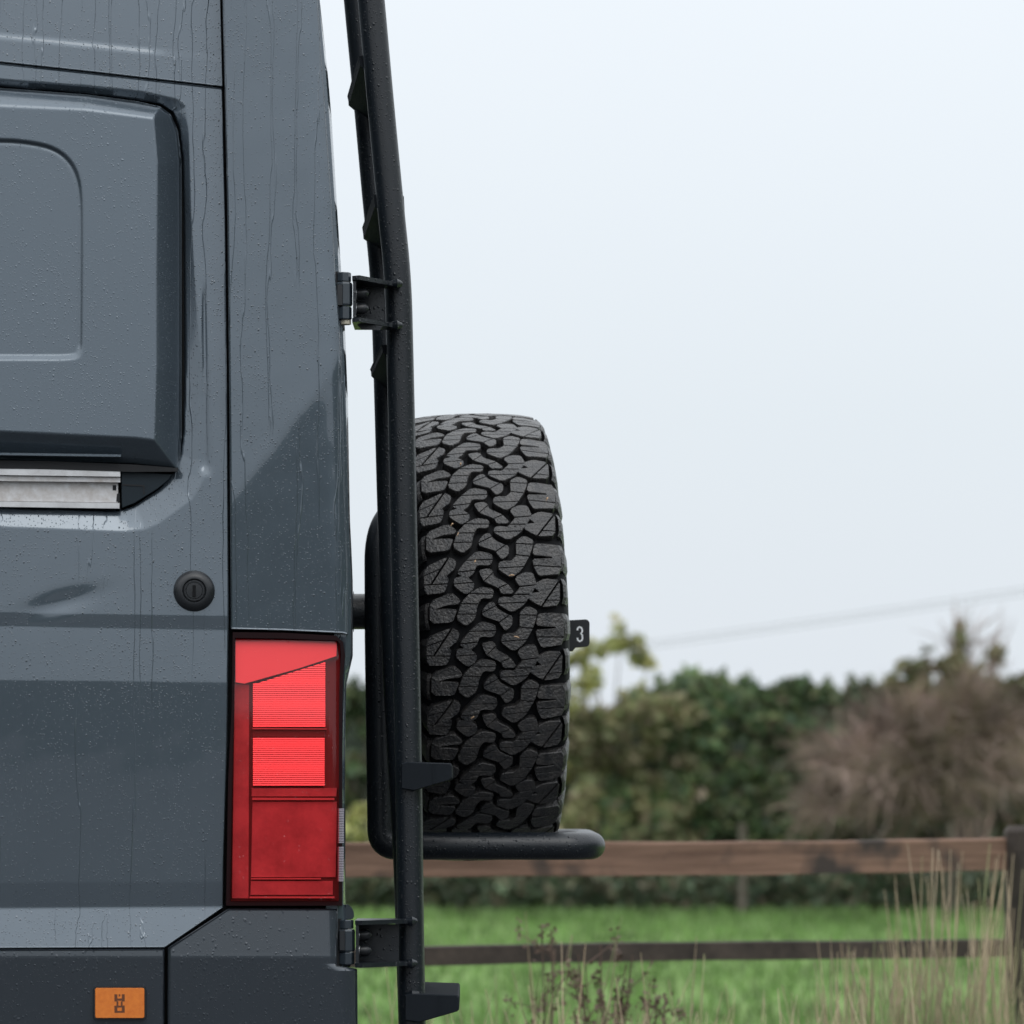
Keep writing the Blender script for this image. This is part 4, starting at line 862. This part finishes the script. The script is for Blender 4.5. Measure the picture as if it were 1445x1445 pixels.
for kind, poly, cuts in TB:
    pieces = [[np.array(p, float) for p in grow(roundpoly(poly, 1, .17), 5)]]
    for (a, b, g, c0, c1) in cuts:
        a = np.array(a, float); b = np.array(b, float); d = (b-a)/np.linalg.norm(b-a); nn = np.array([-d[1], d[0]]); new = []
        for P in pieces:
            cy = np.mean([p[1] for p in P])
            if c0 <= cy <= c1:
                for s in (1, -1):
                    q = clip(P, a, nn*s, g/2)
                    if len(q) >= 3 and abs(area(q)) > 150: new.append(q)
            else: new.append(P)
        pieces = new
    mb = MB()
    for P in pieces:
        # drop near-duplicate points
        Q = [P[0]]
        for p in P[1:]:
            if np.linalg.norm(p-Q[-1]) > 1.5: Q.append(p)
        if np.linalg.norm(Q[0]-Q[-1]) < 1.5: Q = Q[:-1]
        if len(Q) < 3: continue
        sg = 1 if area(Q) > 0 else -1; n_ = len(Q)
        def ins(q):
            o = []
            for i in range(n_):
                e1 = Q[i]-Q[i-1]; e2 = Q[(i+1) % n_]-Q[i]; n1 = np.array([-e1[1], e1[0]])/np.linalg.norm(e1)*sg; n2 = np.array([-e2[1], e2[0]])/np.linalg.norm(e2)*sg
                m2 = n1+n2; m2 = m2/max(np.linalg.norm(m2), .4); o.append(Q[i]+m2*q)
            return o
        mb.loft([[tmap(p[0], p[1], -TD-.001) for p in ins(-3)], [tmap(p[0], p[1], -.0014) for p in Q], [tmap(p[0], p[1], 0) for p in ins(3.2)]])
    first = mb.build('tread_block' if kind == 'tread' else 'shoulder_block', M['rubber'], None)
    first.parent = tyre
    for k in range(1, NP):
        c = first.copy(); COL.objects.link(c); c.parent = tyre; c.rotation_euler = (k*ANG+rng.normal(0, .004), 0, 0)
# side lugs
for sgn in (-1, 1):
    for j, (va, vb) in enumerate(((.0, .36), (.5, .88))):
        mb = MB(); pr = [(.119, RT-.013), (.1245, RT-.018), (.129, RT-.034), (.134, RT-.058 if j else RT-.072), (.130, RT-.07 if j else RT-.085), (.118, RT-.05)]
        rings = []
        for t_ in np.linspace(va, vb, 5):
            ph = -(t_+(.12 if sgn < 0 else .32))*ANG; ins_ = .003 if t_ in (va, vb) else 0
            rings.append([(sgn*(x-ins_), -(r-ins_)*math.cos(ph), (r-ins_)*math.sin(ph)) for x, r in pr])
        mb.loft(rings); first = mb.build('side_lug', M['rubber'], None); first.parent = tyre
        for k in range(1, NP):
            c = first.copy(); COL.objects.link(c); c.parent = tyre; c.rotation_euler = (k*ANG, 0, 0)
# bits of straw caught in the tread
for i, (px, py, ln, an) in enumerate(((645, 757, 12, 70), (722, 812, 7, 5), (729, 899, 7, -15), (670, 793, 6, 60), (650, 655, 4, 80), (772, 704, 5, 60), (668, 1012, 8, 30), (638, 740, 5, 50))):
    a = R(an); z = CAMZ+(HOR-py)/F*6.55; yy = .905-math.sqrt(max(.4085**2-(z-1.588)**2, 0))-.003; p = np.array(pt(px, py, yy)); d = np.array([math.cos(a), .1, math.sin(a)])*ln/1600
    mb = MB(); mb.tube([p-d, p+[0, -.001, .0006], p+d], [.0009, .0016, .0008], 5); tag(mb.build('straw', M['debris']), ['longest upright straw caught left of the tread centre', 'flat straw scrap right of the tread centre above the number tag', 'straw scrap lying level with the number tag', 'short straw scrap just below the longest straw', 'tiny straw scrap near the top left of the tread', 'tiny straw scrap by the upper right shoulder', 'pale straw scrap low on the left of the tread', 'tiny straw scrap directly above the longest straw'][i], 'straw', 'straw scraps caught in the tyre tread')

# number tag
tg = empty('number_tag', pt(822, 894, .80), 'small black plate with white number 3 projecting behind the tyre', 'plate')
Yt = .80
mb = MB(); P = [(790, 876)]+rrect(798, 874, 832, 913, 6)[0:12]+[(812, 914), (808, 919), (790, 920)]
mb.loft([[pt(x, y, Yt) for x, y in P], [pt(x, y, Yt+.006) for x, y in P]]); mb.build('plate', M['black'], tg)
path = [(814.6, 889.5), (815.2, 886.6), (817.6, 884.6), (820.2, 885.6), (821.6, 888.5), (821.4, 892), (819.6, 893.8), (821.6, 896), (822, 900.5), (821, 903.6), (818, 905), (815.4, 903.2), (814.7, 900)]
path = [(x, y) for x, y in path]; V = []; Fc = []
for i, p in enumerate(path):
    a = np.array(path[max(i-1, 0)]); b_ = np.array(path[min(i+1, len(path)-1)]); d = (b_-a)/np.linalg.norm(b_-a); nn = np.array([-d[1], d[0]])*1.25
    for s in (1, -1): V.append(pt(p[0]+nn[0]*s, p[1]+nn[1]*s, Yt-.0006))
    if i: Fc.append((2*i-2, 2*i-1, 2*i+1, 2*i))
par(mesh('number', V, Fc, M['white']), tg)
